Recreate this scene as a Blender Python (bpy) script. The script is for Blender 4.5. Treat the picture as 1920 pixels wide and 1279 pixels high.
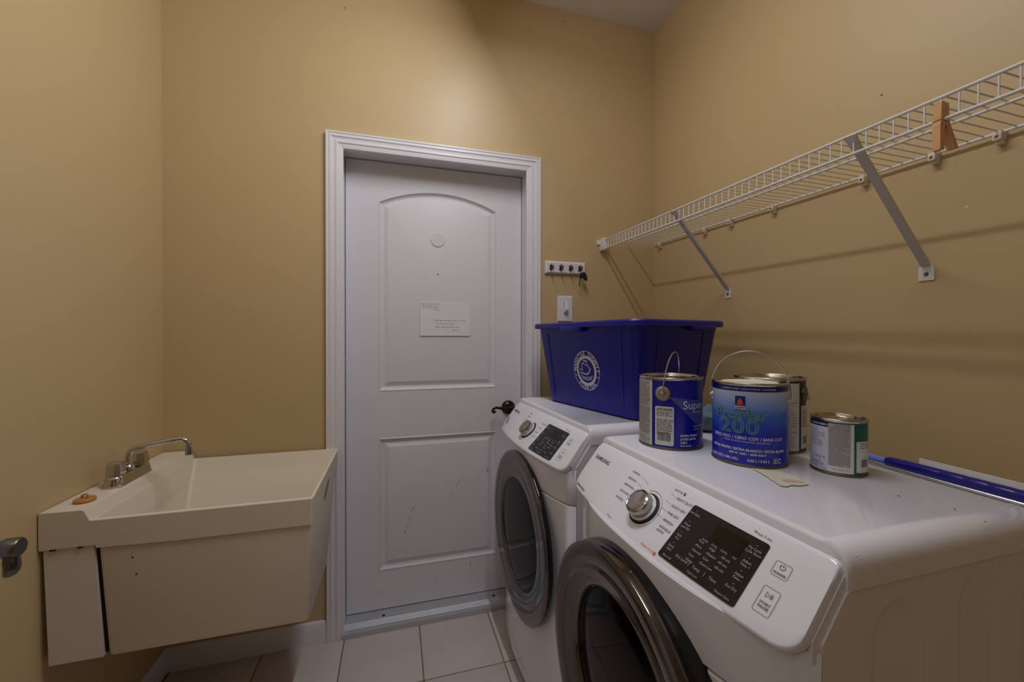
import bpy, bmesh, math, random
from math import sin, cos, pi, radians, sqrt, atan2
from mathutils import Vector, Matrix

for o in list(bpy.data.objects):
    bpy.data.objects.remove(o)
SC = bpy.context.scene
COL = SC.collection
RND = random.Random(7)

# ------------------------------------------------------------------ camera
FPX, YAW, PITCH, ROLL, CAMH = 758.1457, radians(16.1299), radians(0.4253), radians(0.0561), 1.2561
F0 = Vector((sin(YAW), cos(YAW), 0)); R0 = Vector((cos(YAW), -sin(YAW), 0)); ZZ = Vector((0, 0, 1))
FW = F0 * cos(PITCH) - ZZ * sin(PITCH); UP = ZZ * cos(PITCH) + F0 * sin(PITCH)
RT = R0 * cos(ROLL) + UP * sin(ROLL); UP = UP * cos(ROLL) - R0 * sin(ROLL)
cd = bpy.data.cameras.new('camera'); cam = bpy.data.objects.new('camera', cd); COL.objects.link(cam)
cd.sensor_width = 36.0; cd.sensor_fit = 'HORIZONTAL'; cd.lens = FPX / 1920 * 36; cd.clip_start = 0.02
m = Matrix.Identity(4)
for i in range(3):
    m[i][0] = RT[i]; m[i][1] = UP[i]; m[i][2] = -FW[i]
m[2][3] = CAMH
cam.matrix_world = m
SC.camera = cam

# ------------------------------------------------------------------ world, lamps, exposure
w = bpy.data.worlds.new('world'); SC.world = w; w.use_nodes = True
bg = w.node_tree.nodes['Background']; bg.inputs[0].default_value = (0.95, 0.97, 1.0, 1); bg.inputs[1].default_value = 0.10
LAMP = Vector((0.37, 0.86, 2.66))        # strip fixture on the ceiling, above the frame: lit bottom and sides
LCOL = (0.95, 0.972, 1.03)
for nm, en, aim in (('strip_lamp_bottom', 5.3, (0, 0, -1)), ('strip_lamp_left', 9.7, (-1, 0, -.6)), ('strip_lamp_right', 2.35, (1, 0, -.6))):
    ld = bpy.data.lights.new(nm, 'AREA'); ld.energy = en; ld.color = LCOL; ld.shape = 'RECTANGLE'; ld.size = 0.05; ld.size_y = 0.9
    lo = bpy.data.objects.new(nm, ld); COL.objects.link(lo); lo.location = LAMP
    a_ = Vector(aim).normalized(); y_ = Vector((0, 1, 0)); x_ = y_.cross(-a_).normalized()
    lo.rotation_euler = Matrix((x_, y_, -a_)).transposed().to_euler()
hd = bpy.data.lights.new('rear_fill_light', 'AREA'); hd.energy = 1.8; hd.color = LCOL; hd.size = 0.7  # unseen fill light added behind the camera to brighten the walls
ho = bpy.data.objects.new('rear_fill_light', hd); COL.objects.link(ho); ho.location = (-0.3, -0.2, 2.78)
vs = SC.view_settings
vs.view_transform = 'Standard'; vs.look = 'None'; vs.exposure = 0.0; vs.gamma = 1.0; vs.use_curve_mapping = False

# ------------------------------------------------------------------ materials
def lin(c):
    c = c / 255.0
    return c / 12.92 if c <= 0.04045 else ((c + 0.055) / 1.055) ** 2.4
def rgb(r, g, b): return (lin(r), lin(g), lin(b), 1)
MATS = {}
def mat(name, col, rough=0.5, metal=0.0, bump=0.0, bscale=200.0, vary=0.0, vscale=6.0, spec=0.5, coat=0.0, trans=0.0, ior=1.45):
    if name in MATS: return MATS[name]
    mt = bpy.data.materials.new(name); mt.use_nodes = True; MATS[name] = mt
    nt = mt.node_tree; p = nt.nodes['Principled BSDF']
    p.inputs['Base Color'].default_value = col; p.inputs['Roughness'].default_value = rough
    p.inputs['Metallic'].default_value = metal; p.inputs['Specular IOR Level'].default_value = spec
    p.inputs['Coat Weight'].default_value = coat; p.inputs['Coat Roughness'].default_value = 0.05
    p.inputs['Transmission Weight'].default_value = trans; p.inputs['IOR'].default_value = ior
    tc = nt.nodes.new('ShaderNodeTexCoord')
    if vary > 0:
        n = nt.nodes.new('ShaderNodeTexNoise'); n.inputs['Scale'].default_value = vscale; n.inputs['Detail'].default_value = 4
        nt.links.new(tc.outputs['Object'], n.inputs['Vector'])
        mx = nt.nodes.new('ShaderNodeMix'); mx.data_type = 'RGBA'
        mx.inputs['A'].default_value = tuple(max(0, c * (1 - vary)) for c in col[:3]) + (1,)
        mx.inputs['B'].default_value = tuple(min(1, c * (1 + vary)) for c in col[:3]) + (1,)
        nt.links.new(n.outputs['Fac'], mx.inputs['Factor']); nt.links.new(mx.outputs['Result'], p.inputs['Base Color'])
    if bump > 0:
        n = nt.nodes.new('ShaderNodeTexNoise'); n.inputs['Scale'].default_value = bscale; n.inputs['Detail'].default_value = 3
        nt.links.new(tc.outputs['Object'], n.inputs['Vector'])
        b = nt.nodes.new('ShaderNodeBump'); b.inputs['Strength'].default_value = bump; b.inputs['Distance'].default_value = 0.002
        nt.links.new(n.outputs['Fac'], b.inputs['Height']); nt.links.new(b.outputs['Normal'], p.inputs['Normal'])
    return mt

M_WALL = mat('tan_wall_paint', rgb(200, 175, 130), 0.44, bump=0.10, bscale=160, vary=0.03, vscale=2.5, spec=0.5)
M_CEIL = mat('ceiling_paint', rgb(226, 220, 214), 0.9, bump=0.3, bscale=120)
M_TRIM = mat('white_trim_paint', rgb(226, 225, 230), 0.35, vary=0.02)
M_DOOR = mat('white_door_paint', rgb(222, 221, 226), 0.38, vary=0.025, vscale=3)
M_TILE = mat('floor_tile_glaze', rgb(204, 190, 184), 0.33, vary=0.07, vscale=9, bump=0.05, bscale=30)
M_GROUT = mat('grout', rgb(128, 108, 92), 0.95, bump=0.3, bscale=300)
M_ALU = mat('brushed_aluminium', rgb(204, 206, 212), 0.52, 0.85, vary=0.08, vscale=20)
M_TUB = mat('cream_plastic', rgb(222, 210, 190), 0.42, vary=0.02, vscale=5)
M_TUBW = mat('white_plastic_panel', rgb(226, 216, 206), 0.4)
M_CHROME = mat('chrome', rgb(205, 205, 208), 0.08, 1.0)
M_APPL = mat('white_enamel', rgb(232, 232, 240), 0.16, spec=0.5, coat=0.3)
M_APPLS = mat('white_enamel_side', rgb(228, 226, 228), 0.3, bump=0.03, bscale=400)
M_RING = mat('smoked_chrome', rgb(114, 109, 106), 0.09, 0.95)
M_BLACKG = mat('black_gloss', rgb(14, 14, 16), 0.08, spec=0.6)
M_BOWL = mat('dark_drum', rgb(12, 12, 13), 0.6, spec=0.08)
M_DISP = mat('black_display_panel', rgb(26, 26, 29), 0.22)
M_LCD = mat('dark_readout', rgb(8, 9, 10), 0.1)
M_RUB = mat('black_rubber', rgb(22, 22, 24), 0.6)
M_KNOB = mat('satin_knob_metal', rgb(170, 166, 160), 0.16, 1.0)
M_PRINTD = mat('grey_print', rgb(88, 88, 96), 0.5)
M_PRINTM = mat('mid_grey_print', rgb(138, 137, 138), 0.5)
M_PRINTL = mat('light_print', rgb(176, 176, 178), 0.5)
M_PRINTO = mat('orange_print', rgb(226, 104, 66), 0.5)
M_DARK = mat('dark_gap', rgb(20, 18, 16), 0.9)
M_BIN = mat('blue_plastic', rgb(22, 22, 136), 0.36, vary=0.05, vscale=4, bump=0.05, bscale=200)
M_SEAL = mat('white_ink', rgb(206, 208, 226), 0.5)
M_BLUE = mat('blue_can_print', rgb(28, 26, 150), 0.25, spec=0.5)
M_MID = mat('mid_blue_print', rgb(38, 76, 176), 0.27)
M_NAVY = mat('navy_print', rgb(24, 22, 104), 0.28)
M_STEEL = mat('tin_steel', rgb(186, 180, 168), 0.24, 1.0, vary=0.08, vscale=30)
M_STEELD = mat('dull_steel', rgb(120, 112, 100), 0.42, 1.0, vary=0.15, vscale=30)
M_WIRE = mat('galvanised_wire', rgb(200, 200, 204), 0.25, 1.0)
M_PAPER = mat('paper_label', rgb(214, 212, 208), 0.55, vary=0.03, vscale=60)
M_ENV = mat('envelope_paper', rgb(228, 227, 234), 0.6)
M_PAPERG = mat('grey_printed_paper', rgb(176, 174, 172), 0.55, vary=0.05, vscale=90)
M_PAPERL = mat('lavender_paper', rgb(196, 196, 214), 0.5, vary=0.03, vscale=60)
M_TEAL = mat('teal_can_print', rgb(10, 96, 84), 0.3)
M_BLACKP = mat('black_can_print', rgb(22, 22, 26), 0.35)
M_CREAM = mat('dried_paint', rgb(222, 216, 196), 0.5, bump=0.4, bscale=60)
M_SHELF = mat('white_vinyl_coat', rgb(224, 222, 220), 0.35)
M_CLIP = mat('ivory_clip', rgb(222, 212, 190), 0.45)
M_BRACE = mat('white_steel_brace', rgb(206, 204, 206), 0.38)
M_WOOD = mat('clothespin_wood', rgb(216, 164, 112), 0.6, vary=0.12, vscale=50)
M_BRONZE = mat('oil_bronze', rgb(58, 44, 36), 0.28, 0.85, vary=0.2, vscale=60)
M_NICKEL = mat('dark_nickel', rgb(118, 112, 106), 0.3, 1.0)
M_AMBER = mat('amber_rubber', rgb(190, 128, 62), 0.45, vary=0.12, vscale=60)
M_POLE = mat('navy_grip', rgb(30, 26, 120), 0.22)
M_POLEL = mat('light_blue_pole', rgb(112, 140, 216), 0.35)
M_GREEN = mat('green_outline_ink', rgb(112, 164, 120), 0.4)
M_RED = mat('red_ink', rgb(214, 66, 58), 0.4)
M_TAPE = mat('aged_tape', rgb(206, 200, 184), 0.5, vary=0.12, vscale=50)
M_TAPEB = mat('brown_stain', rgb(188, 168, 150), 0.6, vary=0.2, vscale=80)
M_SCUFF = mat('brown_scuff', rgb(124, 108, 96), 0.6)
M_RAG = mat('teal_grey_cloth', rgb(104, 122, 138), 0.8, vary=0.2, vscale=30, bump=0.3, bscale=90)
M_WEDGE = mat('slate_blue_print', rgb(72, 80, 156), 0.35)

def gradient_mat():
    mt = bpy.data.materials.new('blue_gradient_label'); mt.use_nodes = True
    nt = mt.node_tree; p = nt.nodes['Principled BSDF']; p.inputs['Roughness'].default_value = 0.27
    tc = nt.nodes.new('ShaderNodeTexCoord'); sp = nt.nodes.new('ShaderNodeSeparateXYZ')
    nt.links.new(tc.outputs['Object'], sp.inputs[0])
    mr = nt.nodes.new('ShaderNodeMapRange'); mr.inputs['From Min'].default_value = 0.0; mr.inputs['From Max'].default_value = 0.187
    nt.links.new(sp.outputs['Z'], mr.inputs['Value'])
    cr = nt.nodes.new('ShaderNodeValToRGB'); e = cr.color_ramp.elements
    e[0].position = 0.0; e[0].color = rgb(26, 26, 168)
    e[1].position = 0.97; e[1].color = rgb(196, 202, 222)
    a = e.new(0.40); a.color = rgb(26, 42, 176)
    a = e.new(0.62); a.color = rgb(58, 104, 200)
    a = e.new(0.80); a.color = rgb(140, 164, 214)
    nt.links.new(mr.outputs[0], cr.inputs[0]); nt.links.new(cr.outputs[0], p.inputs['Base Color'])
    return mt
M_GRAD = gradient_mat()
def glass_mat():
    mt = mat('smoked_glass', rgb(44, 44, 46), 0.03, trans=0.0)
    nt = mt.node_tree; p = nt.nodes['Principled BSDF']
    p.inputs['Transmission Weight'].default_value = 0.96; p.inputs['IOR'].default_value = 1.2
    return mt
M_GLASS = glass_mat()

# ------------------------------------------------------------------ object helpers
def link(o, parent=None):
    COL.objects.link(o)
    if parent is not None: o.parent = parent
    return o
def empty(name, loc=(0, 0, 0), rz=0.0):
    o = bpy.data.objects.new(name, None); o.location = loc; o.rotation_euler = (0, 0, rz); o.empty_display_size = 0.05
    return link(o)
def thing(name, label, cat, loc=(0, 0, 0), rz=0.0, group=None):
    o = empty(name, loc, rz); o['label'] = label; o['category'] = cat
    if group: o['group'] = group
    return o
def tag(o, label, cat, group=None):
    o['label'] = label; o['category'] = cat
    if group: o['group'] = group
    return o

class G:
    """collects shapes and links them as one mesh object"""
    def __init__(s): s.v = []; s.f = []
    def add(s, vs, fs):
        b = len(s.v); s.v += [tuple(v) for v in vs]; s.f += [tuple(i + b for i in f) for f in fs]; return s
    def box(s, x0, x1, y0, y1, z0, z1, bev=0.0):
        bm = bmesh.new(); bmesh.ops.create_cube(bm, size=1)
        for v in bm.verts:
            v.co = Vector(((x0 + x1) / 2 + v.co.x * (x1 - x0), (y0 + y1) / 2 + v.co.y * (y1 - y0), (z0 + z1) / 2 + v.co.z * (z1 - z0)))
        if bev > 0: bmesh.ops.bevel(bm, geom=bm.edges[:], offset=bev, segments=2, affect='EDGES', profile=0.5)
        return s.bm(bm)
    def bm(s, bm):
        bm.verts.index_update()
        s.add([v.co for v in bm.verts], [[v.index for v in f.verts] for f in bm.faces]); bm.free(); return s
    def tube(s, pts, r, n=8, cap=True, closed=False):
        pts = [Vector(p) for p in pts]; rs = r if isinstance(r, (list, tuple)) else [r] * len(pts)
        N = len(pts); rings = []; nrm = None
        for i, p in enumerate(pts):
            a = pts[i - 1] if (i > 0 or closed) else p; b = pts[(i + 1) % N] if (i < N - 1 or closed) else p
            t = (b - a).normalized()
            if nrm is None:
                nrm = t.orthogonal().normalized()
            else:
                nrm = (nrm - t * nrm.dot(t)).normalized()
            bn = t.cross(nrm)
            rings.append([p + (nrm * cos(2 * pi * k / n) + bn * sin(2 * pi * k / n)) * rs[i] for k in range(n)])
        return s.loft(rings, capa=cap and not closed, capb=cap and not closed, wrap=closed)
    def loft(s, rings, capa=True, capb=True, wrap=False, closed=True):
        n = len(rings[0]); vs = [v for r in rings for v in r]; fs = []
        R = len(rings)
        for i in range(R if wrap else R - 1):
            for k in range(n if closed else n - 1):
                a = i * n + k; b = i * n + (k + 1) % n; c = ((i + 1) % R) * n + (k + 1) % n; d = ((i + 1) % R) * n + k
                fs.append((a, b, c, d))
        if capa: fs.append(tuple(range(n - 1, -1, -1)))
        if capb: fs.append(tuple((R - 1) * n + k for k in range(n)))
        return s.add(vs, fs)
    def lathe(s, prof, n=48, axis='z', c=(0, 0, 0), a0=0.0, a1=2 * pi):
        """prof = [(radius, height)], height along the axis"""
        full = abs(a1 - a0 - 2 * pi) < 1e-6; m_ = n if full else n + 1
        vs = []; fs = []
        for r, h in prof:
            for k in range(m_):
                a = a0 + (a1 - a0) * k / n
                if axis == 'z': p = (c[0] + r * cos(a), c[1] + r * sin(a), c[2] + h)
                elif axis == 'x': p = (c[0] + h, c[1] + r * cos(a), c[2] + r * sin(a))
                else: p = (c[0] + r * cos(a), c[1] + h, c[2] + r * sin(a))
                vs.append(p)
        for i in range(len(prof) - 1):
            for k in range(n):
                k2 = (k + 1) % m_
                if not full and k + 1 >= m_: continue
                fs.append((i * m_ + k, i * m_ + k2, (i + 1) * m_ + k2, (i + 1) * m_ + k))
        return s.add(vs, fs)
    def prism(s, poly, fn0, fn1):
        """poly = 2D outline, fn maps (a,b) to a 3D point on each end"""
        return s.loft([[fn0(*p) for p in poly], [fn1(*p) for p in poly]])
    def obj(s, name, mt, parent=None, smooth=True, ang=35):
        me = bpy.data.meshes.new(name); me.from_pydata(s.v, [], s.f)
        bm = bmesh.new(); bm.from_mesh(me)
        bmesh.ops.remove_doubles(bm, verts=bm.verts[:], dist=1e-6)
        bmesh.ops.recalc_face_normals(bm, faces=bm.faces[:])
        bm.to_mesh(me); bm.free()
        me.materials.append(mt)
        if smooth:
            for p in me.polygons: p.use_smooth = True
            me.set_sharp_from_angle(angle=radians(ang))
        o = bpy.data.objects.new(name, me)
        return link(o, parent)

def fill_holes(outer, holes):
    """triangulated flat face with holes; returns verts2d, faces"""
    bm = bmesh.new(); edges = []
    for loop in [outer] + holes:
        vs = [bm.verts.new((p[0], p[1], 0)) for p in loop]
        for i in range(len(vs)): edges.append(bm.edges.new((vs[i], vs[(i + 1) % len(vs)])))
    bmesh.ops.triangle_fill(bm, edges=edges, use_beauty=True)
    bm.verts.index_update()
    v = [(x.co.x, x.co.y) for x in bm.verts]; f = [[y.index for y in x.verts] for x in bm.faces]
    bm.free(); return v, f

# ------------------------------------------------------------------ lettering
_tc = {}
def text2d(body, size, offset=0.0, align='LEFT', spacing=1.0):
    key = (body, size, offset, align, spacing)
    if key in _tc: return _tc[key]
    cu = bpy.data.curves.new('t', 'FONT'); cu.body = body; cu.size = size; cu.offset = offset; cu.resolution_u = 3
    cu.align_x = align; cu.align_y = 'CENTER'; cu.space_character = spacing
    o = bpy.data.objects.new('t', cu); COL.objects.link(o)
    dg = bpy.context.evaluated_depsgraph_get()
    me = bpy.data.meshes.new_from_object(o.evaluated_get(dg))
    v = [(p.co.x, p.co.y) for p in me.vertices]; f = [tuple(p.vertices) for p in me.polygons]
    bpy.data.objects.remove(o); bpy.data.curves.remove(cu); bpy.data.meshes.remove(me)
    _tc[key] = (v, f); return v, f
def subdiv2d(v, f, maxlen):
    bm = bmesh.new(); vs = [bm.verts.new((a, b, 0)) for a, b in v]
    for q in f:
        try: bm.faces.new([vs[i] for i in q])
        except ValueError: pass
    for _ in range(5):
        es = [e for e in bm.edges if e.calc_length() > maxlen]
        if not es: break
        bmesh.ops.subdivide_edges(bm, edges=es, cuts=1); bmesh.ops.triangulate(bm, faces=bm.faces[:])
    bm.verts.index_update()
    r = [(x.co.x, x.co.y) for x in bm.verts], [[y.index for y in x.verts] for x in bm.faces]
    bm.free(); return r
class Flat(G):
    """2D print laid on a surface through a mapping fn(a, b) -> 3D"""
    def __init__(s, fn, maxlen=None): super().__init__(); s.fn = fn; s.ml = maxlen
    def obj(s, name, mt, parent=None):
        o = G.obj(s, name, mt, parent)
        if 'print' in name or 'letter' in name or name in ('scuff_marks', 'handwriting', 'county_seal', 'dial_arc'): o['kind'] = 'stuff'
        return o
    def poly(s, v, f):
        if s.ml: v, f = subdiv2d(v, f, s.ml)
        return s.add([s.fn(a, b) for a, b in v], f)
    def text(s, body, a, b, size, offset=0.0, align='LEFT', rot=0.0, sx=1.0, spacing=1.0):
        v, f = text2d(body, size, offset, align, spacing); c, q = cos(rot), sin(rot)
        return s.poly([(a + (x * sx) * c - y * q, b + (x * sx) * q + y * c) for x, y in v], f)
    def outline(s, body, a, b, size, wd, align='LEFT', sx=1.0, spacing=1.0):
        v, f = text2d(body, size, 0.0, align, spacing); cnt = {}
        for q in f:
            for i in range(len(q)):
                k = tuple(sorted((q[i], q[(i + 1) % len(q)]))); cnt[k] = cnt.get(k, 0) + 1
        for (i, j), c in cnt.items():
            if c == 1:
                p, q = (a + v[i][0] * sx, b + v[i][1]), (a + v[j][0] * sx, b + v[j][1])
                d = Vector((q[0] - p[0], q[1] - p[1])); d = d / max(d.length, 1e-9) * wd * .4
                s.line((p[0] - d.x, p[1] - d.y), (q[0] + d.x, q[1] + d.y), wd)
        return s
    def rect(s, a0, a1, b0, b1): return s.poly([(a0, b0), (a1, b0), (a1, b1), (a0, b1)], [(0, 1, 2, 3)])
    def rrect(s, a0, a1, b0, b1, r, n=4):
        return s.poly(rr_loop(a0, a1, b0, b1, r, n), [tuple(range(4 * (n + 1)))])
    def line(s, p, q, wd):
        d = Vector((q[0] - p[0], q[1] - p[1])); L = d.length; n = Vector((-d.y, d.x)) / L * wd / 2
        return s.poly([(p[0] + n.x, p[1] + n.y), (p[0] - n.x, p[1] - n.y), (q[0] - n.x, q[1] - n.y), (q[0] + n.x, q[1] + n.y)], [(0, 1, 2, 3)])
    def path(s, pts, wd, closed=False):
        n = len(pts)
        for i in range(n if closed else n - 1): s.line(pts[i], pts[(i + 1) % n], wd)
        return s
    def ring(s, a, b, r0, r1, n=40, t0=0.0, t1=2 * pi):
        v = []; f = []
        for k in range(n + 1):
            t = t0 + (t1 - t0) * k / n; v += [(a + r0 * cos(t), b + r0 * sin(t)), (a + r1 * cos(t), b + r1 * sin(t))]
        for k in range(n): f.append((2 * k, 2 * k + 1, 2 * k + 3, 2 * k + 2))
        return s.poly(v, f)
    def disc(s, a, b, r, n=16):
        return s.poly([(a + r * cos(2 * pi * k / n), b + r * sin(2 * pi * k / n)) for k in range(n)], [tuple(range(n))])
    def frame(s, a0, a1, b0, b1, r, wd):
        s.path(rr_loop(a0, a1, b0, b1, r, 3), wd, True); return s
    def smallprint(s, a0, a1, b0, b1, pitch, h, seed=1, fill=0.9):
        rd = random.Random(seed); b = b1
        while b - h > b0:
            a = a0; end = a0 + (a1 - a0) * (rd.uniform(0.5, 1.0) if rd.random() < 0.25 else fill)
            while a < end:
                L = rd.uniform(0.8, 3.2) * pitch; s.rect(a, min(a + L, a1), b - h, b); a += L + pitch * 0.5
            b -= pitch
        return s
    def barcode(s, a0, a1, b0, b1, seed=3):
        rd = random.Random(seed); a = a0
        while a < a1:
            wd = rd.choice([0.5, 0.5, 1.0, 1.5]) * (a1 - a0) / 36; s.rect(a, min(a1, a + wd), b0, b1); a += wd + rd.choice([0.5, 0.6, 1.2]) * (a1 - a0) / 36
        return s
def rr_loop(a0, a1, b0, b1, r, n=4):
    pts = []
    for cx, cy, t in ((a1 - r, b1 - r, 0), (a0 + r, b1 - r, 1), (a0 + r, b0 + r, 2), (a1 - r, b0 + r, 3)):
        for k in range(n + 1):
            an = (t + k / n) * pi / 2; pts.append((cx + r * cos(an), cy + r * sin(an)))
    return pts

# ------------------------------------------------------------------ room shell
XL, XR, YB, YF, ZC = -0.835, 1.296, 1.8174, -1.30, 2.8414
def struct(name, o_or_g, mt=None, parent=None):
    o = o_or_g.obj(name, mt, parent) if isinstance(o_or_g, G) else o_or_g
    o['kind'] = 'structure'; return o
# back wall with the door opening
OX0, OX1, OZ = -0.232, 0.626, 2.082
g = G()
outer = [(XL - .1, 0), (OX0, 0), (OX0, OZ), (OX1, OZ), (OX1, 0), (XR + .1, 0), (XR + .1, ZC), (XL - .1, ZC)]
g.prism(outer, lambda a, b: (a, YB, b), lambda a, b: (a, YB + 0.12, b))
wall_back = struct('wall_back', g, M_WALL)
struct('wall_left', G().box(XL - .1, XL, YF, YB, 0, ZC), M_WALL)
wall_right = struct('wall_right', G().box(XR, XR + .1, YF, YB, 0, ZC), M_WALL)
g = G()
g.box(XL - .1, XR + .1, YF - .1, YF, 0, ZC)
struct('wall_front', g, M_WALL)
struct('wall_stub', G().box(XL, -0.565, -0.16, -0.052, 0, ZC), M_WALL)  # unseen stub of wall where the open door hangs
ceil = struct('ceiling', G().box(XL - .1, XR + .1, YF, YB + .1, ZC, ZC + .08), M_CEIL)
# housing of the strip lamp above the frame
G().box(LAMP.x - .045, LAMP.x + .045, .40, 1.32, LAMP.z + .045, ZC, .006).obj('lamp_housing', M_TRIM, ceil)
fl = Flat(lambda a, b: (XR - .0004, a, b)); fl.disc(.7969, 1.9309, .0022, 8); fl.obj('nail_hole', M_DARK, wall_right)
fl = Flat(lambda a, b: (XR - .0004, a, b)); fl.poly([(.617, 1.5655), (.6235, 1.565), (.6245, 1.5685), (.619, 1.5695)], [(0, 1, 2, 3)]); fl.obj('paint_chip', M_TRIM, wall_right)
for a, b in ((.7813, 2.785), (-.1981, 2.627)):
    fl = Flat(lambda a, b: (a, YB - .0004, b)); fl.poly([(a - .0015, b - .007), (a + .002, b - .007), (a + .002, b + .006), (a - .0015, b + .006)], [(0, 1, 2, 3)]); fl.obj('wall_mark', M_SCUFF, wall_back)
# floor: grout bed + individual tiles
floor = struct('floor', G().box(XL - .1, XR + .1, YF, YB + .13, -0.06, -0.0025), M_GROUT)
TS, TG = 0.305, 0.0045
tg = G().box(-TS / 2 + TG / 2, TS / 2 - TG / 2, -TS / 2 + TG / 2, TS / 2 - TG / 2, -0.006, 0.0, 0.0013)
proto = None
for i in range(-5, 4):
    for j in range(-6, 2):
        x0 = 0.4056 + i * TS; y0 = 1.5046 + (j - 1) * TS
        if x0 > XR or x0 + TS < XL or y0 > YB - 0.01 or y0 + TS < -0.7: continue
        ax0, ax1 = max(x0 + TG / 2, XL), min(x0 + TS - TG / 2, XR)
        ay0, ay1 = y0 + TG / 2, min(y0 + TS - TG / 2, YB - 0.002)
        if ax1 - ax0 < 0.02 or ay1 - ay0 < 0.02: continue
        full = abs(ax1 - ax0 - TS + TG) < 1e-4 and abs(ay1 - ay0 - TS + TG) < 1e-4
        if full:
            if proto is None:
                proto = tg.obj('tile', M_TILE, floor); o = proto
            else:
                o = bpy.data.objects.new('tile', proto.data); link(o, floor)
            o.location = ((ax0 + ax1) / 2, (ay0 + ay1) / 2, RND.uniform(-0.0004, 0.0003))
        else:
            G().box(ax0, ax1, ay0, ay1, -0.006, RND.uniform(-0.0004, 0.0003), 0.0013).obj('tile', M_TILE, floor)
# baseboards
def bb_prof():
    return [(0, 0), (0.0135, 0), (0.0135, 0.062), (0.011, 0.070), (0.0105, 0.078), (0.006, 0.086), (0.004, 0.088), (0, 0.088)]
g = G(); g.prism(bb_prof(), lambda d, z: (XL + 0.001, YB - d, z), lambda d, z: (-0.2725, YB - d, z)); struct('baseboard_back', g, M_TRIM)
g = G(); g.prism(bb_prof(), lambda d, z: (0.662, YB - d, z), lambda d, z: (XR - 0.001, YB - d, z)); struct('trim_1', g, M_TRIM)
g = G(); g.prism(bb_prof(), lambda d, z: (XL + d, YB - d, z), lambda d, z: (XL + d, -0.05, z)); struct('baseboard_left', g, M_TRIM)
g = G(); g.prism(bb_prof(), lambda d, z: (XR - d, YB - 0.014, z), lambda d, z: (XR - d, 0.0, z)); struct('baseboard_right', g, M_TRIM)

# ------------------------------------------------------------------ the white panel door
door = empty('door_1'); door['kind'] = 'structure'
CX0, CX1, IX0, IX1, CZ, IZ = -0.2717, 0.6611, -0.2055, 0.5935, 2.1063, 2.0400
JX0, JX1, JZ, DY = -0.2115, 0.6035, 2.052, 1.918
# casing profile: t 0 = outer edge .. 1 = inner edge, d = thickness off the wall
CP = [(0, 0), (0, .0175), (.10, .0175), (.14, .0150), (.20, .0168), (.30, .0172), (.36, .0138), (.50, .0128), (.56, .0150), (.66, .0152), (.72, .0118), (.90, .0105), (.97, .0095), (1, .0075), (1, 0)]
def cpt(t, d, side):
    x = CX0 + (IX0 - CX0) * t if side < 0 else CX1 + (IX1 - CX1) * t
    return x, YB - d, CZ + (IZ - CZ) * t
g = G(); g.loft([[(cpt(t, d, -1)[0], YB - d, 0) for t, d in CP], [cpt(t, d, -1) for t, d in CP]]); g.obj('casing', M_TRIM, door, ang=20)
g = G(); g.loft([[(cpt(t, d, 1)[0], YB - d, 0) for t, d in CP], [cpt(t, d, 1) for t, d in CP]]); g.obj('casing', M_TRIM, door, ang=20)
g = G(); g.loft([[cpt(t, d, -1) for t, d in CP], [cpt(t, d, 1) for t, d in CP]]); g.obj('casing', M_TRIM, door, ang=20)
for nm, (a, b, c, d) in (('jamb', (OX0, JX0, 0, JZ)), ('jamb', (JX1, OX1, 0, JZ)), ('head_jamb', (OX0, OX1, JZ, OZ))):
    g = G(); g.box(a, b, YB - .001, DY + .05, c, d); g.obj(nm, M_TRIM, door)
for a, b in ((JX0, JX0 + .005), (JX1 - .005, JX1)):
    g = G(); g.box(a, b, DY + .0425, DY + .07, 0, JZ); g.obj('door_stop', M_TRIM, door)
# dark slot behind the leaf edge reads through the small clearance gaps
LX0, LX1, LZ0, LZ1 = -0.2085, 0.6005, 0.026, 2.048
def up_panel(d, n=20):
    x0, x1, z0 = -0.0724 + d, 0.4756 - d, 1.014 + d; xs, zs, za = 0.0, 1.871, 1.936
    xc = (-0.0724 + 0.4756) / 2; hw = 0.274; sag = za - zs; R = (hw * hw + sag * sag) / (2 * sag); zc = za - R
    pts = [(x0, z0), (x1, z0)]
    for k in range(n + 1):
        x = x1 + (x0 - x1) * k / n; pts.append((x, zc + sqrt((R - d) ** 2 - (x - xc) ** 2)))
    return pts
def low_panel(d, n=20):
    x0, x1, z0, z1 = -0.0724 + d, 0.4756 - d, 0.200 + d, 0.802 - d
    return [(x0, z0), (x1, z0)] + [(x1 + (x0 - x1) * k / n, z1) for k in range(n + 1)]
g = G()
v, f = fill_holes([(LX0, LZ0), (LX1, LZ0), (LX1, LZ1), (LX0, LZ1)], [up_panel(0), low_panel(0)])
g.add([(a, DY, b) for a, b in v], f)
g.box(LX0, LX1, DY + .012, DY + .040, LZ0, LZ1)
for (xa, za, xb, zb) in ((LX0, LZ0, LX1, LZ0), (LX1, LZ0, LX1, LZ1), (LX1, LZ1, LX0, LZ1), (LX0, LZ1, LX0, LZ0)):
    g.add([(xa, DY, za), (xb, DY, zb), (xb, DY + .012, zb), (xa, DY + .012, za)], [(0, 1, 2, 3)])
prof = [(0, 0), (.003, -.002), (.006, -.001), (.010, .006), (.018, .0095), (.024, .0095), (.034, .006), (.042, .002), (.046, .0015)]
for fn in (up_panel, low_panel):
    rings = [[(a, DY + dy, b) for a, b in fn(d)] for d, dy in prof]
    g.loft(rings, capa=False, capb=True)
leaf = g.obj('door_leaf', M_DOOR, door, ang=18)
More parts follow.
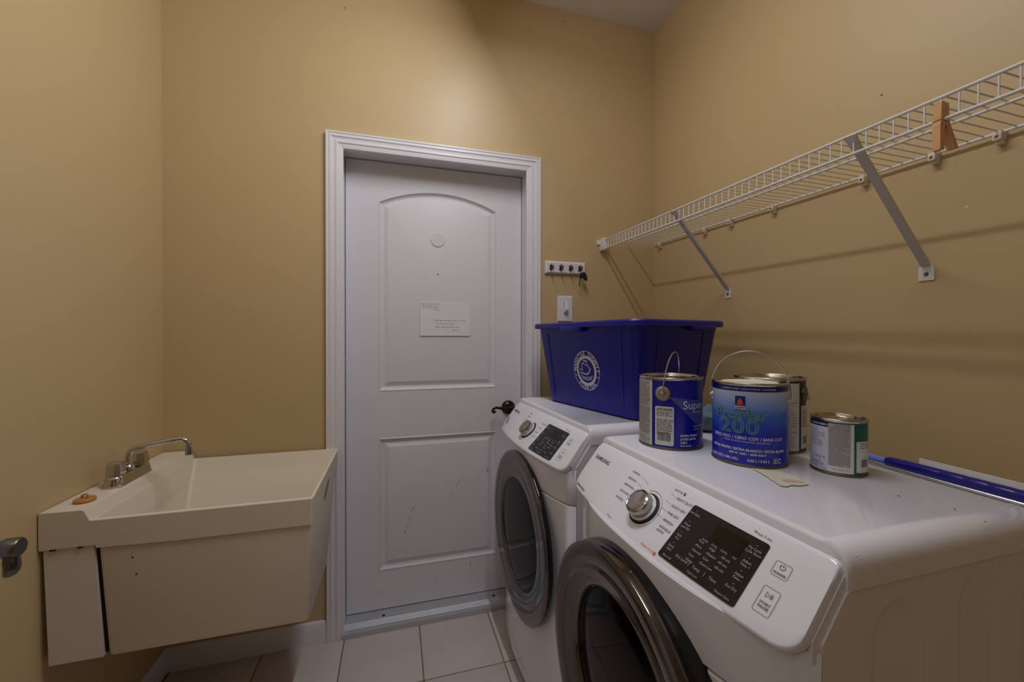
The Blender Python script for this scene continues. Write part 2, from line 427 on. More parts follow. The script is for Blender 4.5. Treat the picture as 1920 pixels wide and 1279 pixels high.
# scuffs on the leaf (thin marks of dirt)
fl = Flat(lambda a, b: (a, DY - 0.0004, b))
rays = [((.04, .36), (.065, .43)), ((.07, .455), (.085, .475)), ((.275, .55), (.305, .585)), ((.255, .50), (.26, .515)), ((.18, .105), (.183, .118)), ((.345, .155), (.347, .18)), ((.345, .115), (.347, .13)), ((.42, .63), (.44, .60))]
for p, q in rays:
    for k in range(4):
        t0 = k / 4 + RND.uniform(0, .1); t1 = t0 + RND.uniform(.06, .2)
        P = [p[i] + (q[i] - p[i]) * t0 + RND.uniform(-.003, .003) for i in (0, 1)]; Q = [p[i] + (q[i] - p[i]) * t1 for i in (0, 1)]
        fl.line(P, Q, RND.uniform(.0012, .003))
fl.disc(0.193, 1.555, .0035, 8)
fl.obj('scuff_marks', M_SCUFF, leaf)
g = G(); g.lathe([(0.001, -.0032), (.0325, -.0032), (.0338, -.0022), (.0342, 0.0), (.0342, .008)], 36, 'y', (0.193, DY + 0.001, 1.716)); g.obj('round_cover', M_DOOR, leaf)
# threshold
g = G()
tp = [(1.7975, 0), (1.7985, .010), (1.803, .0195), (1.812, .0205)]
for k in range(4): tp += [(1.822 + k * .010, .0205), (1.8235 + k * .010, .0192), (1.828 + k * .010, .0192), (1.8295 + k * .010, .0205)]
tp += [(1.905, .0225), (1.955, .0225), (1.955, 0)]
g.prism(tp, lambda y, z: (JX0 + .0005, y, z), lambda y, z: (JX1 - .0005, y, z))
thr = g.obj('threshold', M_ALU, door, ang=25)
for x in (-0.050, 0.452):
    g = G(); g.lathe([(.001, .0008), (.006, .0008), (.007, 0)], 14, 'z', (x, 1.878, .0213)); g.obj('screw_hole', M_DARK, thr)
# lever handle
kn = (0.535, DY, 0.915)
g = G(); g.lathe([(.001, -.020), (.018, -.020), (.024, -.014), (.031, -.010), (.034, -.004), (.034, 0)], 32, 'y', kn); hs = g.obj('handle_rose', M_BRONZE, door)
g = G(); g.tube([(kn[0], DY - .016, kn[2]), (kn[0], DY - .055, kn[2])], .011, 12)
pts = [(kn[0] + .012, DY - .055, kn[2] + .002), (kn[0], DY - .056, kn[2] + .003), (kn[0] - .03, DY - .056, kn[2] + .001), (kn[0] - .05, DY - .056, kn[2] + .006), (kn[0] - .075, DY - .055, kn[2] + .010), (kn[0] - .088, DY - .054, kn[2] + .004), (kn[0] - .092, DY - .053, kn[2] - .007), (kn[0] - .086, DY - .053, kn[2] - .014), (kn[0] - .079, DY - .053, kn[2] - .010), (kn[0] - .080, DY - .053, kn[2] - .004)]
g.tube(pts, [.010, .0115, .009, .0068, .006, .006, .006, .006, .006, .005], 10); g.obj('door_lever', M_BRONZE, door)

# open door beside the camera: its leaf stays outside the picture, its lever reaches in
d2 = empty('door_2'); d2['kind'] = 'structure'
g = G(); g.box(-0.600, -0.565, -0.05, 0.772, 0.012, 2.03, .002); g.obj('door_leaf', M_DOOR, d2)
ly = 0.725; lz = 0.966
g = G(); g.lathe([(.001, .011), (.026, .011), (.032, .004), (.032, 0)], 28, 'x', (-0.565, ly, lz)); g.obj('handle_rose', M_NICKEL, d2)
g = G(); g.tube([(-0.558, ly, lz), (-0.514, ly, lz)], .0108, 18); g.tube([(-0.517, ly, lz), (-0.515, ly, lz), (-0.501, ly, lz), (-0.4985, ly, lz)], [.0120, .0132, .0132, .0115], 18); g.obj('handle_shank', M_NICKEL, d2)
rings = []
for t, dx, dyy, hx, hy in ((0, 0, 0, .0062, .0105), (.012, 0, -.001, .0066, .0115), (.022, .0005, -.001, .0066, .0120), (.030, -.001, .0, .0060, .0115), (.034, -.003, .002, .0050, .0085)):
    c = Vector((-0.5075 + dx, ly + dyy, lz - .004 - t)); rings.append([c + Vector((hx * cos(a), hy * sin(a), .0)) for a in [2 * pi * k / 16 for k in range(16)]])
g = G(); g.loft(rings); g.obj('door_lever', M_NICKEL, d2)

# ------------------------------------------------------------------ utility sink
sink = thing('utility_sink', 'cream plastic utility sink hung on the wall left of the white door', 'sink', (XL, 1.53, 0))
def sl(o): o.location = (-XL, -1.53, 0); return o      # parts are written in room coordinates
def rring(x0, x1, y0, y1, z, r, n=4): return [(a, b, z) for a, b in rr_loop(x0, x1, y0, y1, r, n)]
g = G()
RZ = 0.800
rings = [rring(-.694, -.244, 1.272, 1.560, .4475, .01), rring(-.700, -.240, 1.267, 1.570, .4475, .012), rring(-.7025, -.235, 1.265, 1.578, .456, .012), rring(-.720, -.2285, 1.2635, 1.745, .735, .010),
         rring(-.735, -.2245, 1.262, 1.800, RZ - .001, .012), rring(-.734, -.2255, 1.263, 1.799, RZ, .012),
         rring(-.727, -.2325, 1.270, 1.792, RZ, .010), rring(-.726, -.2335, 1.271, 1.791, RZ - .002, .010), rring(-.697, -.243, 1.275, 1.572, .475, .03), rring(-.66, -.28, 1.31, 1.53, .468, .03)]
g.loft(rings); sl(g.obj('basin', M_TUB, sink))
# front apron band
ao = [(-.833, .736), (-.833, .827), (-.831, .8285), (-.750, .8285), (-.744, .8265), (-.733, .8025), (-.729, .8002), (-.2290, .8002), (-.2268, .798), (-.2300, .724), (-.55, .724), (-.72, .729), (-.7205, .736)]
def ins(p, d): return (p[0] + (d if p[0] < -.5 else -d) * (1 if p[0] < -.82 or p[0] > -.24 else 0), p[1] + (d if p[1] < .76 else -d))
g = G(); g.loft([[(a, 1.2700, b) for a, b in ao], [(a, 1.2590, b) for a, b in ao], [(*[ins((a, b), .0015)[0]], 1.2575, ins((a, b), .0015)[1]) for a, b in ao]]); sl(g.obj('apron', M_TUB, sink))
# deck for the faucet along the wall
g = G()
dp = [(-.833, .735), (-.833, .825), (-.831, .828), (-.750, .828), (-.744, .826), (-.733, .803), (-.731, .800), (-.731, .735)]
g.loft([[(x, 1.260, z) for x, z in dp], [(x, 1.806, z) for x, z in dp]]); deck = sl(g.obj('deck', M_TUB, sink))
pq = [(-.826, .7345), (-.7275, .7345), (-.7265, .732), (-.7085, .452), (-.7095, .4495), (-.8155, .4495), (-.817, .451)]
g = G(); g.loft([[(a, 1.2625, b) for a, b in pq], [(a, 1.290, b) for a, b in pq]]); g.box(-.822, -.812, 1.29, 1.60, .448, .733); sl(g.obj('side_panel', M_TUBW, sink))
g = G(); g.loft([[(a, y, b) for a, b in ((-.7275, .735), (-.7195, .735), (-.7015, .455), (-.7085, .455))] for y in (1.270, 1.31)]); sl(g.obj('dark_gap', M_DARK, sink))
for xa, xb in ((-.811, -.799), (-.757, -.747)):
    g = G(); g.box(xa, xb, 1.2565, 1.259, .7335, .7368); sl(g.obj('dark_slot', M_DARK, sink))
for x, z in ((-.648, .692), (-.64, .648)):
    g = G(); g.lathe([(.0005, -.0009), (.0022, -.0009), (.0022, .002)], 8, 'y', (x, 1.2640, z)); sl(g.obj('pin_hole', M_DARK, sink))
g = G(); g.lathe([(.001, .0), (.028, 0), (.03, -.02), (.024, -.035), (.022, -.06), (.001, -.06)], 24, 'z', (-.55, 1.42, .449)); sl(g.obj('drain_stub', M_TUBW, sink))
g = G(); pr = []
for k in range(16):
    t = 2 * pi * k / 16; pr.append((1.515 + .05 * cos(t) + .004 * sin(t), .735 + .011 * sin(t) + .020 * cos(t)))
def tubx(y, z): return -.2352 + (z - .462) / (RZ - .462) * (.0107) + .0006
g.add([(tubx(y, z), y, z) for y, z in pr], [tuple(range(16))]); sl(g.obj('overflow_slot', M_SCUFF, sink))
# faucet: part of the sink, with spout and handles as sub-parts
fx, fy, fz = -.7765, 1.496, .828
def oval(hx, hy, z, n=20): return [(fx + hx * cos(2 * pi * k / n), fy + (hy - hx) * (1 if sin(2 * pi * k / n) > 0 else -1) + hx * sin(2 * pi * k / n), z) for k in range(n)]
g = G(); g.loft([oval(.0265, .093, fz), oval(.0265, .093, fz + .003), oval(.0245, .088, fz + .006), oval(.022, .084, fz + .026), oval(.019, .081, fz + .029)])
g.lathe([(.015, .028), (.015, .040), (.012, .044), (.001, .044)], 20, 'z', (fx, fy, fz))
fau = sl(g.obj('faucet', M_CHROME, sink)); fau['label'] = 'chrome two handle faucet on the sink deck'
g = G(); sp = [(fx, fy, fz + .04), (fx, fy, fz + .062)]
for k in range(1, 8):
    t = k / 8 * 1.42; sp.append((fx + .034 * (1 - cos(t)), fy, fz + .062 + .034 * sin(t)))
sp += [(fx + .075, fy + .003, fz + .103), (fx + .119, fy + .006, fz + .110)]
for k in range(1, 8):
    t = k / 7 * 1.5; sp.append((fx + .126 + .026 * sin(t), fy + .008, fz + .111 - .026 * (1 - cos(t))))
sp += [(fx + .152, fy + .008, fz + .066)]
g.tube(sp, .0085, 14); g.tube([(fx + .152, fy + .008, fz + .074), (fx + .1522, fy + .008, fz + .060)], .0098, 14)
g.obj('spout', M_CHROME, fau)
for dy in (-.058, .058):
    g = G(); n = 10
    def hr(r, z): return [(fx + r * cos(2 * pi * k / n) * (1 if k % 2 else .93), fy + dy + r * sin(2 * pi * k / n) * (1 if k % 2 else .93), fz + z) for k in range(n)]
    g.loft([hr(.014, .028), hr(.014, .032), hr(.0235, .034), hr(.0225, .05), hr(.019, .066), hr(.014, .069)]); g.obj('handle', M_CHROME, fau, ang=20)
# stopper lying on the deck
st = thing('sink_stopper', 'amber brown rubber sink stopper lying on the near end of the sink deck', 'stopper', (-.779, 1.322, .828))
g = G(); g.lathe([(.001, 0), (.019, 0), (.0215, .002), (.0222, .006), (.0205, .009), (.008, .0095), (.001, .0095)], 28); g.obj('disc', M_AMBER, st)
g = G(); g.tube([(.0065 * cos(t), .001 * sin(2 * t), .0135 + .005 * sin(t)) for t in [2 * pi * k / 16 for k in range(16)]], .0022, 8, closed=True); g.obj('pull_ring', M_AMBER, st)

# ------------------------------------------------------------------ washer and dryer
UC = 0.329
def bul(u):
    s = 2 * u / .688 - 1; return .035 * max(0, 1 - s * s)
def PF(u, wv, off=0.0):
    """point on the slanted control fascia, machine coordinates (x-.5, u-UC, z)"""
    xb, zb = .478 - bul(u), .855; xt, zt = .558, .966
    dx, dz = xt - xb, zt - zb; L = sqrt(dx * dx + dz * dz)
    return Vector((xb + dx * wv - dz / L * off - .5, u - UC, zb + dz * wv + dx / L * off))
PL = 0.152        # length of the slanted face, for lettering
def panel_fn(uc, wc, off=0.0009):
    return lambda a, b: PF(uc - a, wc + b / PL, off)
def make_machine(name, label, loc, rz, kind, fc, fb, dk, dsh, dz, ds, dep):
    def front_x(u): return fc + fb * abs((u - UC) / .323) ** 2.6
    t = thing(name, label, 'washing machine' if kind == 'washer' else 'dryer', loc, rz)
    U0, U1 = .006, .652
    y0, y1 = U0 - UC, U1 - UC
    # cabinet with embossed near side
    g = G(); xa, xb_, za, zb_ = .0175, dep - .005, .03, .928
    co = [(xa, za), (xb_, za), (xb_, zb_), (.060, zb_), (xa, .868)]
    g.loft([[(a, y0 + .0042, b) for a, b in co], [(a, y1, b) for a, b in co]])
    holes = []
    def arch(c, hw, z0, z1, d, n=12):
        pts = [(c - hw + d, z0 + d), (c + hw - d, z0 + d)]
        for k in range(n + 1):
            an = pi * k / n; pts.append((c + (hw - d) * cos(an), z1 - hw + (hw - d) * sin(an)))
        return pts
    specs = [(.152, .050, .10, .905), (.328, .050, .10, .918), (.475, .045, .10, .918)]
    v, f = fill_holes(co, [arch(*s_, 0) for s_ in specs])
    g.add([(a, y0, b) for a, b in v], f)
    for s_ in specs:
        g.loft([[(a, y0 + dy, b) for a, b in arch(*s_, d)] for d, dy in ((0, 0), (.003, .0002), (.011, .0034), (.016, .0036))], capa=False, capb=True)
    for (a, b, c, d) in [co[k] + co[(k + 1) % 5] for k in range(5)]:
        g.add([(a, y0, b), (c, y0, d), (c, y0 + .004, d), (a, y0 + .004, b)], [(0, 1, 2, 3)])
    g.obj('cabinet', M_APPLS, t, ang=25)
    # curved front, two pieces with a fine seam
    def plan(inset=0.0):
        pts = []
        for k in range(33):
            u = U0 + .012 + (U1 - U0 - .024) * k / 32; pts.append((front_x(u) - .5 + inset, u - UC))
        e = front_x(U0) - .5
        pts = [(.016, y0 + inset), (e + .014, y0 + inset)] + pts + [(e + .014, y1 - inset), (.016, y1 - inset)]
        return pts
    def slab(nm, z0, z1):
        g = G(); b = .003
        g.loft([[(x, y, z) for x, y in plan(i)] for z, i in ((z0, b), (z0 + b, 0), (z1 - b, 0), (z1, b))]); return g.obj(nm, M_APPL, t, ang=40)
    slab('front_panel', .03, .752); slab('upper_front', .7545, .858)
    g = G(); g.loft([[(x + .010, y * .985, z) for x, y in plan(0)] for z in (.05, .84)]); g.obj('seam_backing', M_DARK, t)
    # housing that carries the slanted fascia
    g = G(); hp = [(.504, .846), (.504, .872), (.566, .958), (.573, .970), (.582, .972), (.582, .846)]
    g.loft([[(x - .5, y0 + .003, z) for x, z in hp], [(x - .5, y1 - .003, z) for x, z in hp]]); g.obj('panel_housing', M_APPL, t, ang=30)
    # fascia with rounded lower corners
    P0, P1, RC = .012, .646, .030
    us = [P0 + RC * (1 - cos(pi / 2 * k / 6)) for k in range(7)] + [P0 + RC + (P1 - P0 - 2 * RC) * k / 20 for k in range(1, 20)] + [P1 - RC * (1 - cos(pi / 2 * k / 6)) for k in range(6, -1, -1)]
    rows = []
    for u in us:
        d = min(u - P0, P1 - u); q = max(0.0, 1 - d / RC); wmin = (RC / PL) * (1 - sqrt(max(0, 1 - q * q)))
        q2 = max(0.0, 1 - d / .012); wmax = 1.0 - (.012 / PL) * (1 - sqrt(max(0, 1 - q2 * q2)))
        col = []
        for wv, off in ((wmin + .015, -.016), (wmin - .006, -.010), (wmin - .004, -.005), (wmin + .010, -.001), (wmin + .04, 0)): col.append(PF(u, wv, off))
        for k in range(1, 6): wv = wmin + .04 + (wmax - .06 - wmin - .04) * k / 6; col.append(PF(u, wv, 0))
        for wv, off in ((wmax - .05, 0), (wmax - .015, -.0012), (wmax + .015, -.005), (wmax + .035, -.012)): col.append(PF(u, wv, off))
        col.append(Vector((.064, u - UC, .972)))
        rows.append(col)
    def pushed(col, du, dn): return [p + Vector((dn * .8, du, -dn * .6)) for p in col]
    rows = [pushed(rows[0], -.0015, .012), pushed(rows[0], -.0012, .004)] + rows + [pushed(rows[-1], .0012, .004), pushed(rows[-1], .0015, .012)]
    g = G(); g.loft(rows, capa=False, capb=False, closed=False); fas = g.obj('control_panel', M_APPL, t, ang=50)
    # top cover
    g = G(); r = .030
    cs = [(y0 - .002, .930)]
    for k in range(9): an = pi - pi / 2 * k / 8; cs.append((y0 - .002 + r + r * cos(an), .984 - r + r * sin(an)))
    cs += [(y0 + .034, .9835), (y0 + .037, .9822)]
    cs += [(-a, b) for a, b in reversed(cs)]
    def topcs(x, dz=0, sh=0): return [(x, y * (1 - sh), z + dz) for y, z in cs]
    g.loft([topcs(.060, -.006, .006), topcs(.064, -.001, .001), topcs(.070), topcs(dep - .005), topcs(dep, -.003)])
    g.obj('top_cover', M_APPL, t, ang=40)
    # feet
    for fx_ in (.06, dep - .06):
        for fy_ in (y0 + .06, y1 - .06):
            g = G(); g.lathe([(.001, -loc[2]), (.022, -loc[2]), (.02, .014), (.012, .016), (.012, .032), (.001, .032)], 16, 'z', (fx_, fy_, 0)); g.obj('foot', M_RUB, t)
    # door: smoked chrome ring, black side wall, recessed bowl, glass
    dc = 0.0
    def dp_(pr): return [(r_ * dk, -.040 + (x_ + .040) * ds + dsh) for r_, x_ in pr]
    g = G(); g.lathe(dp_([(.276, -.040), (.279, -.052), (.279, -.078), (.277, -.086), (.262, -.086), (.255, -.04)]), 96, 'x', (0, dc, dz)); dr = g.obj('door', M_BLACKG, t)
    g = G()
    g.lathe(dp_([(.2775, -.080), (.2785, -.090), (.276, -.0985), (.270, -.1030), (.262, -.1040), (.245, -.1010), (.236, -.0985), (.231, -.0960), (.226, -.0968), (.222, -.0985), (.205, -.0935), (.196, -.0905), (.190, -.0885), (.186, -.0850), (.184, -.078), (.183, -.062)]), 96, 'x', (0, dc, dz))
    g.obj('door_ring', M_RING, dr)
    g = G(); g.lathe(dp_([(.1835, -.070), (.180, -.068), (.168, -.0655), (.12, -.064), (.001, -.0635)]), 64, 'x', (0, dc, dz)); g.obj('door_bowl', M_BOWL, dr)
    g = G(); g.lathe(dp_([(.183, -.074), (.176, -.0765), (.11, -.080), (.001, -.082), (.001, -.079), (.11, -.077), (.176, -.0735), (.183, -.071)]), 64, 'x', (0, dc, dz)); g.obj('door_glass', M_GLASS, dr)
    # knob
    ku, kw = (.352, .445)
    def ringp(ctr, ax, e1, e2, prof, n=40):
        g = G(); rings = [[ctr + ax * h + (e1 * cos(2 * pi * k / n) + e2 * sin(2 * pi * k / n)) * r for k in range(n)] for r, h in prof]
        g.loft(rings); return g
    c0 = PF(ku, kw); e1 = (PF(ku + .01, kw) - PF(ku - .01, kw)).normalized(); e2 = (PF(ku, kw + .1) - PF(ku, kw - .1)).normalized(); ax = e1.cross(e2).normalized()
    if ax.x > 0: ax = -ax
    ringp(c0, ax, e1, e2, [(.0365, -.004), (.0365, .0008), (.0335, .0030), (.031, .0030)]).obj('knob_base', M_RUB, t)
    kb = ringp(c0, ax, e1, e2, [(.031, .0025), (.0315, .006), (.0295, .0075)]).obj('knob_collar', M_APPL, t)
    ringp(c0, ax, e1, e2, [(.0270, .007), (.0280, .012), (.0285, .020), (.0270, .0255), (.0235, .0280), (.0225, .0275), (.0215, .0265), (.020, .0268), (.001, .0275)]).obj('knob', M_KNOB, t)
    # display
    if kind == 'dryer': du0, du1 = .0985, .2545
    else: du0, du1 = .0985, .2545
    fl = Flat(lambda a, b: PF(a, b, .0014), .02)
    v = rr_loop(0, 1, 0, 1, .03, 3)
    a0, a1, b0, b1 = du0, du1, .092, .815
    g = G()
    lp = [(a0 + (a1 - a0) * x, b0 + (b1 - b0) * y) for x, y in rr_loop(0, 1, 0, 1, .035, 4)]
    nx = 10; vs_, fs_ = [], []
    lo_ = [PF(a, b, .0) for a, b in lp]; hi_ = [PF(a, b, .0016) for a, b in lp]
    g.loft([lo_, hi_], capa=False, capb=False)
    sv, sf = subdiv2d(lp, [tuple(range(len(lp)))], .03); g.add([PF(a, b, .0016) for a, b in sv], sf)
    disp = g.obj('display_panel', M_DISP, t)
    dw, dh = (du1 - du0), (b1 - b0) * PL
    fn = lambda a, b: PF(du1 - a, b0 + b / PL, .0022)
    fl = Flat(fn); fl.rrect(dw * .42, dw * .80, dh * .62, dh * .90, .003); fl.obj('readout', M_LCD, disp)
    L = Flat(lambda a, b: PF(du1 - a, b0 + b / PL, .0026))
    S = .0062
    def lbl(lines, a, b, s=S, al='CENTER', dot=True):
        if dot: L.rect(a - .0012, a + .0012, b + .0065, b + .0074)
        for i, tx in enumerate(lines): L.text(tx, a, b - i * s * 1.05, s, align=al, sx=.92)
    if kind == 'dryer':
        left = [['Anti Static'], ['Mixed', 'Load Bell'], ['Rack', 'Dry'], ['Damp', 'Alert']]
        right = [['My Cycle', 'Cycle Store'], ['Adjust', 'Time +'], ['Adjust', 'Time -'], ['Eco Dry']]
        cols = [(.40, ['Very', 'More', 'Normal', 'Less', 'Damp']), (.56, ['High', 'Medium', 'Low', 'Extra Low']), (.72, ['30 min', '40 min', '60 min'])]
        bot = ['Dry Level', 'Temp', 'Time']
    else:
        left = [['Prewash'], ['Steam'], ['Extra', 'Rinse'], ['Pure', 'Cycle']]
        right = [['My Cycle'], ['Delay', 'End'], ['Garment', '+'], ['Eco Plus']]
        cols = [(.36, ['Ex. Hot', 'Hot', 'Warm', 'Cold']), (.55, ['High', 'Medium', 'Low', 'No Spin']), (.72, ['Heavy', 'Normal', 'Light'])]
        bot = ['Temp', 'Spin', 'Soil']
    for i in range(4):
        lbl(left[i], dw * .095, dh * (.86 - i * .21)); lbl(right[i], dw * .90, dh * (.84 - i * .21))
    for cx_, tx in cols:
        for i, q in enumerate(tx):
            b = dh * (.54 - (cx_ - .40) * .12 - i * .085); L.text('•' + q, dw * (cx_ - .07), b, S, sx=.9)
    for i, q in enumerate(bot):
        L.text(q, dw * (.30 + i * .205), dh * .155, S * 1.15, align='CENTER', sx=.95)
        if i: L.rect(dw * (.20 + i * .205) - .0003, dw * (.20 + i * .205) + .0003, dh * .12, dh * .19)
    for i, q in enumerate(['Sensing', 'Drying', 'Cooling', 'End'] if kind == 'dryer' else ['Wash', 'Rinse', 'Spin', 'End']):
        L.text(q, dw * (.40 + i * .125), dh * .585, S * .8, align='CENTER', sx=.8)
    L.text('*Smart Care', dw * .86, dh * .055, S * .85, align='CENTER'); L.text('Alarm Off', dw * .13, dh * .055, S * .8, align='CENTER'); L.text('Child Lock', dw * .50, dh * .055, S * .8, align='CENTER')
    L.obj('display_lettering', M_PRINTL, disp)
    # grey print on the fascia
    D = Flat(lambda a, b: PF(.66 - a, b / PL, .0009))
    def at(u, wv): return .66 - u, wv * PL
    a, b = at(.628, .700); v_, f_ = text2d('SAMSUNG', .0155, .0002)
    tw = max(x for x, y in v_); D.poly([(a + x * .076 / tw, b + y) for x, y in v_], f_)
    if kind == 'dryer':
        for tx, (u, wv) in zip(['NORMAL', 'BEDDING', 'PERM PRESS', 'DELICATES', 'SANITIZE'], ((.4575, .80), (.4555, .69), (.4535, .58), (.4515, .47), (.4495, .36))):
            a, b = at(u, wv); D.text(tx, a, b, .0072); 
            D.line((a + .036, b + .001), at(.385, wv - .06 if wv > .5 else wv - .02), .0004)
        for tx, (u, wv) in zip(['HEAVY DUTY', 'QUICK DRY', 'TIME DRY', 'REFRESH'], ((.300, .775), (.2985, .665), (.2965, .565), (.294, .465))):
            a, b = at(u, wv); D.text(tx, a, b, .0072); D.line((a - .003, b), at(.318, wv + .02), .0004)
        a, b = at(.292, .375); D.text('WRINKLE', a, b, .0072); D.text('AWAY', a, b - .0078, .0072)
        a, b = at(.318, .865); D.text('SANITIZE', a, b, .0058); D.rect(a + .027, a + .031, b - .003, b + .003)
        a, b = at(.1335, .868); D.text('*Press 3 sec.', a, b, .0066)
        a, b = at(.626, .085); D.text('Moisture Sensor', a, b, .0085, offset=.0002)
    else:
        for tx, (u, wv) in zip(['NORMAL', 'BEDDING', 'PERM PRESS', 'DELICATES'], ((.4575, .84), (.4555, .74), (.4535, .64), (.4515, .54))):
            a, b = at(u, wv); D.text(tx, a, b, .0066)
        for tx, (u, wv) in zip(['HEAVY DUTY', 'WHITES', 'RINSE', 'QUICK'], ((.300, .74), (.2985, .62), (.2965, .50), (.294, .38))):
            a, b = at(u, wv); D.text(tx, a, b, .0066); D.line((a - .003, b), at(.318, wv + .02), .0004)
        a, b = at(.1335, .868); D.text('*Press 3 sec.', a, b, .0066)
        a, b = at(.628, .12); D.text('VRT', a, b, .010, offset=.0003)
    # power and start buttons
    for (u0, u1, w0, w1, kd) in ((.0575, .0812, .575, .722, 'p'), (.0548, .0785, .190, .452, 's')):
        a0, b0_ = at(u1, w0); a1, b1_ = at(u0, w1); D.frame(a0, a1, b0_, b1_, .003, .0006)
        am, bm_ = (a0 + a1) / 2, (b0_ + b1_) / 2
        if kd == 'p':
            D.ring(am, bm_ + .0045, .0033, .0042, 20, radians(120), radians(420)); D.rect(am - .0004, am + .0004, bm_ + .0045, bm_ + .0095); D.text('POWER', am, bm_ - .0065, .0052, .0001, align='CENTER')
        else:
            q = bm_ + .0085; D.path([(am - .0045, q - .0038), (am - .0045, q + .0038), (am + .0012, q)], .0006, True); D.rect(am + .0022, am + .0030, q - .0038, q + .0038); D.rect(am + .0042, am + .0050, q - .0038, q + .0038)
            D.text('START', am, bm_ - .0045, .0054, .0001, align='CENTER'); D.text('PAUSE', am, bm_ - .0105, .0054, .0001, align='CENTER')
    D.obj('panel_lettering', M_PRINTD, t)
    if kind == 'dryer':
        O = Flat(lambda a, b: PF(.66 - a, b / PL, .0009))
        ka, kbb = at(ku, kw)
        O.ring(ka, kbb, .0405, .0415, 12, radians(60), radians(120)); O.ring(ka, kbb, .0405, .0415, 10, radians(35), radians(58)); O.ring(ka, kbb, .0405, .0415, 12, radians(-62), radians(-18))
        a, b = at(.4335, .065); O.text('• Steam', a, b + .002, .0068)
        a, b = at(.301, .075); O.text('STEAM CYCLE', a, b, .0060); O.rect(a + .038, a + .043, b - .0035, b + .0025)
        O.obj('orange_lettering', M_PRINTO, t)
        S_ = Flat(lambda a, b: PF(.66 - a, b / PL, .0009)); S_.ring(ka, kbb, .0405, .0412, 14, radians(-15), radians(30)); S_.obj('dial_arc', M_PRINTD, t)
    else:
        S_ = Flat(lambda a, b: PF(.66 - a, b / PL, .0009)); a, b = at(.627, .33)
        S_.poly([(a, b + .016), (a + .006, b + .018), (a + .030, b - .012), (a + .022, b - .020)], [(0, 1, 2, 3)]); S_.obj('grey_badge', M_PRINTD, t)
    return t
dryer = make_machine('clothes_dryer', 'white front-loading dryer nearest the camera with paint cans on top', (.5, .372 + UC, 0), 0, 'dryer', .436, .066, 1.0, 0.0, .556, 1.0, .562)
for x, y in ((.8352, .4833), (.8407, .3790), (.856, .4208)):
    fl = Flat(lambda a, b: (a, b, .98435)); fl.disc(x - .5, y - .372 - UC, .0018, 7); fl.obj('speck', M_DARK, dryer)
washer = make_machine('washing_machine', 'white front-loading washer by the door with the blue bin on top', (.487, 1.083 + UC, .006), .032, 'washer', .4525, .048, 1.045, -.002, .540, .375, .600)

# ------------------------------------------------------------------ blue recycling bin
BZ = .9905
Bc = Vector((.742, 1.126)); bl = Vector((-.221, .975)).normalized(); bn = Vector((.975, .221)).normalized()
ctr = Bc + bl * .2533 + bn * .166
brz = atan2(bn.y, bn.x)
rbin = thing('recycling_bin', 'deep blue plastic recycling bin with a round white seal on the washer', 'bin', (ctr.x, ctr.y, BZ), brz)
HB = .325
def brect(hx, hy, z, r, n=5): return [(a, b, z) for a, b in rr_loop(-hx, hx, -hy, hy, r, n)]
g = G()
rings = [brect(.155, .242, 0, .03), brect(.166, .2533, .004, .035), brect(.1665, .2537, .02, .035), brect(.199, .2893, HB - .036, .04), brect(.200, .2903, HB - .034, .04),
         brect(.2005, .2910, HB - .012, .04), brect(.1955, .2860, HB - .010, .038), brect(.163, .250, .008, .033), brect(.05, .08, .006, .02)]
g.loft(rings); body = g.obj('body', M_BIN, rbin, ang=45)
g = G()
lip = [(0.0, -.006), (.016, -.005), (.022, -.004), (.0235, -.016), (.0250, -.016), (.0252, -.001), (.021, .004), (.0, .004), (-.005, .0)]
rings = []
for d, z in lip: rings.append(brect(.200 + d, .2905 + d, HB - .004 + z, .042 + max(0, d)))
rings.append(rings[0]); g.loft(rings, capa=False, capb=False); g.obj('rim', M_BIN, rbin, ang=40)
# grip tabs under the rim on the sides that face the camera
g = G(); g.box(-.2275, -.1985, -.035, .082, HB - .037, HB - .014, .004); g.obj('grip_tab', M_BIN, rbin)
g = G(); g.box(.02, .14, -.3170, -.288, HB - .033, HB - .014, .004); g.obj('grip_tab', M_BIN, rbin)
# shallow ribs near the corners
def side_x(z): return -(.1665 + (.199 - .1665) * (z - .02) / (HB - .056)) - .0012
def side_y(z): return -(.2537 + (.2893 - .2537) * (z - .02) / (HB - .056)) - .0012
for yc in (-.21, .21):
    g = G(); g.loft([[(side_x(z) - q_, yc * k_ + d_, z) for d_, q_ in ((-.003, 0), (-.001, .0012), (.001, .0012), (.003, 0))] for z, k_ in ((.03, .93), (HB - .04, 1))], capa=False, capb=False, closed=False); g.obj('rib', M_BIN, rbin)
for xc in (-.11, .11):
    g = G(); g.loft([[(xc * k_ + d_, side_y(z) - q_, z) for d_, q_ in ((-.003, 0), (-.001, .0012), (.001, .0012), (.003, 0))] for z, k_ in ((.03, .95), (HB - .04, 1))], capa=False, capb=False, closed=False); g.obj('rib', M_BIN, rbin)
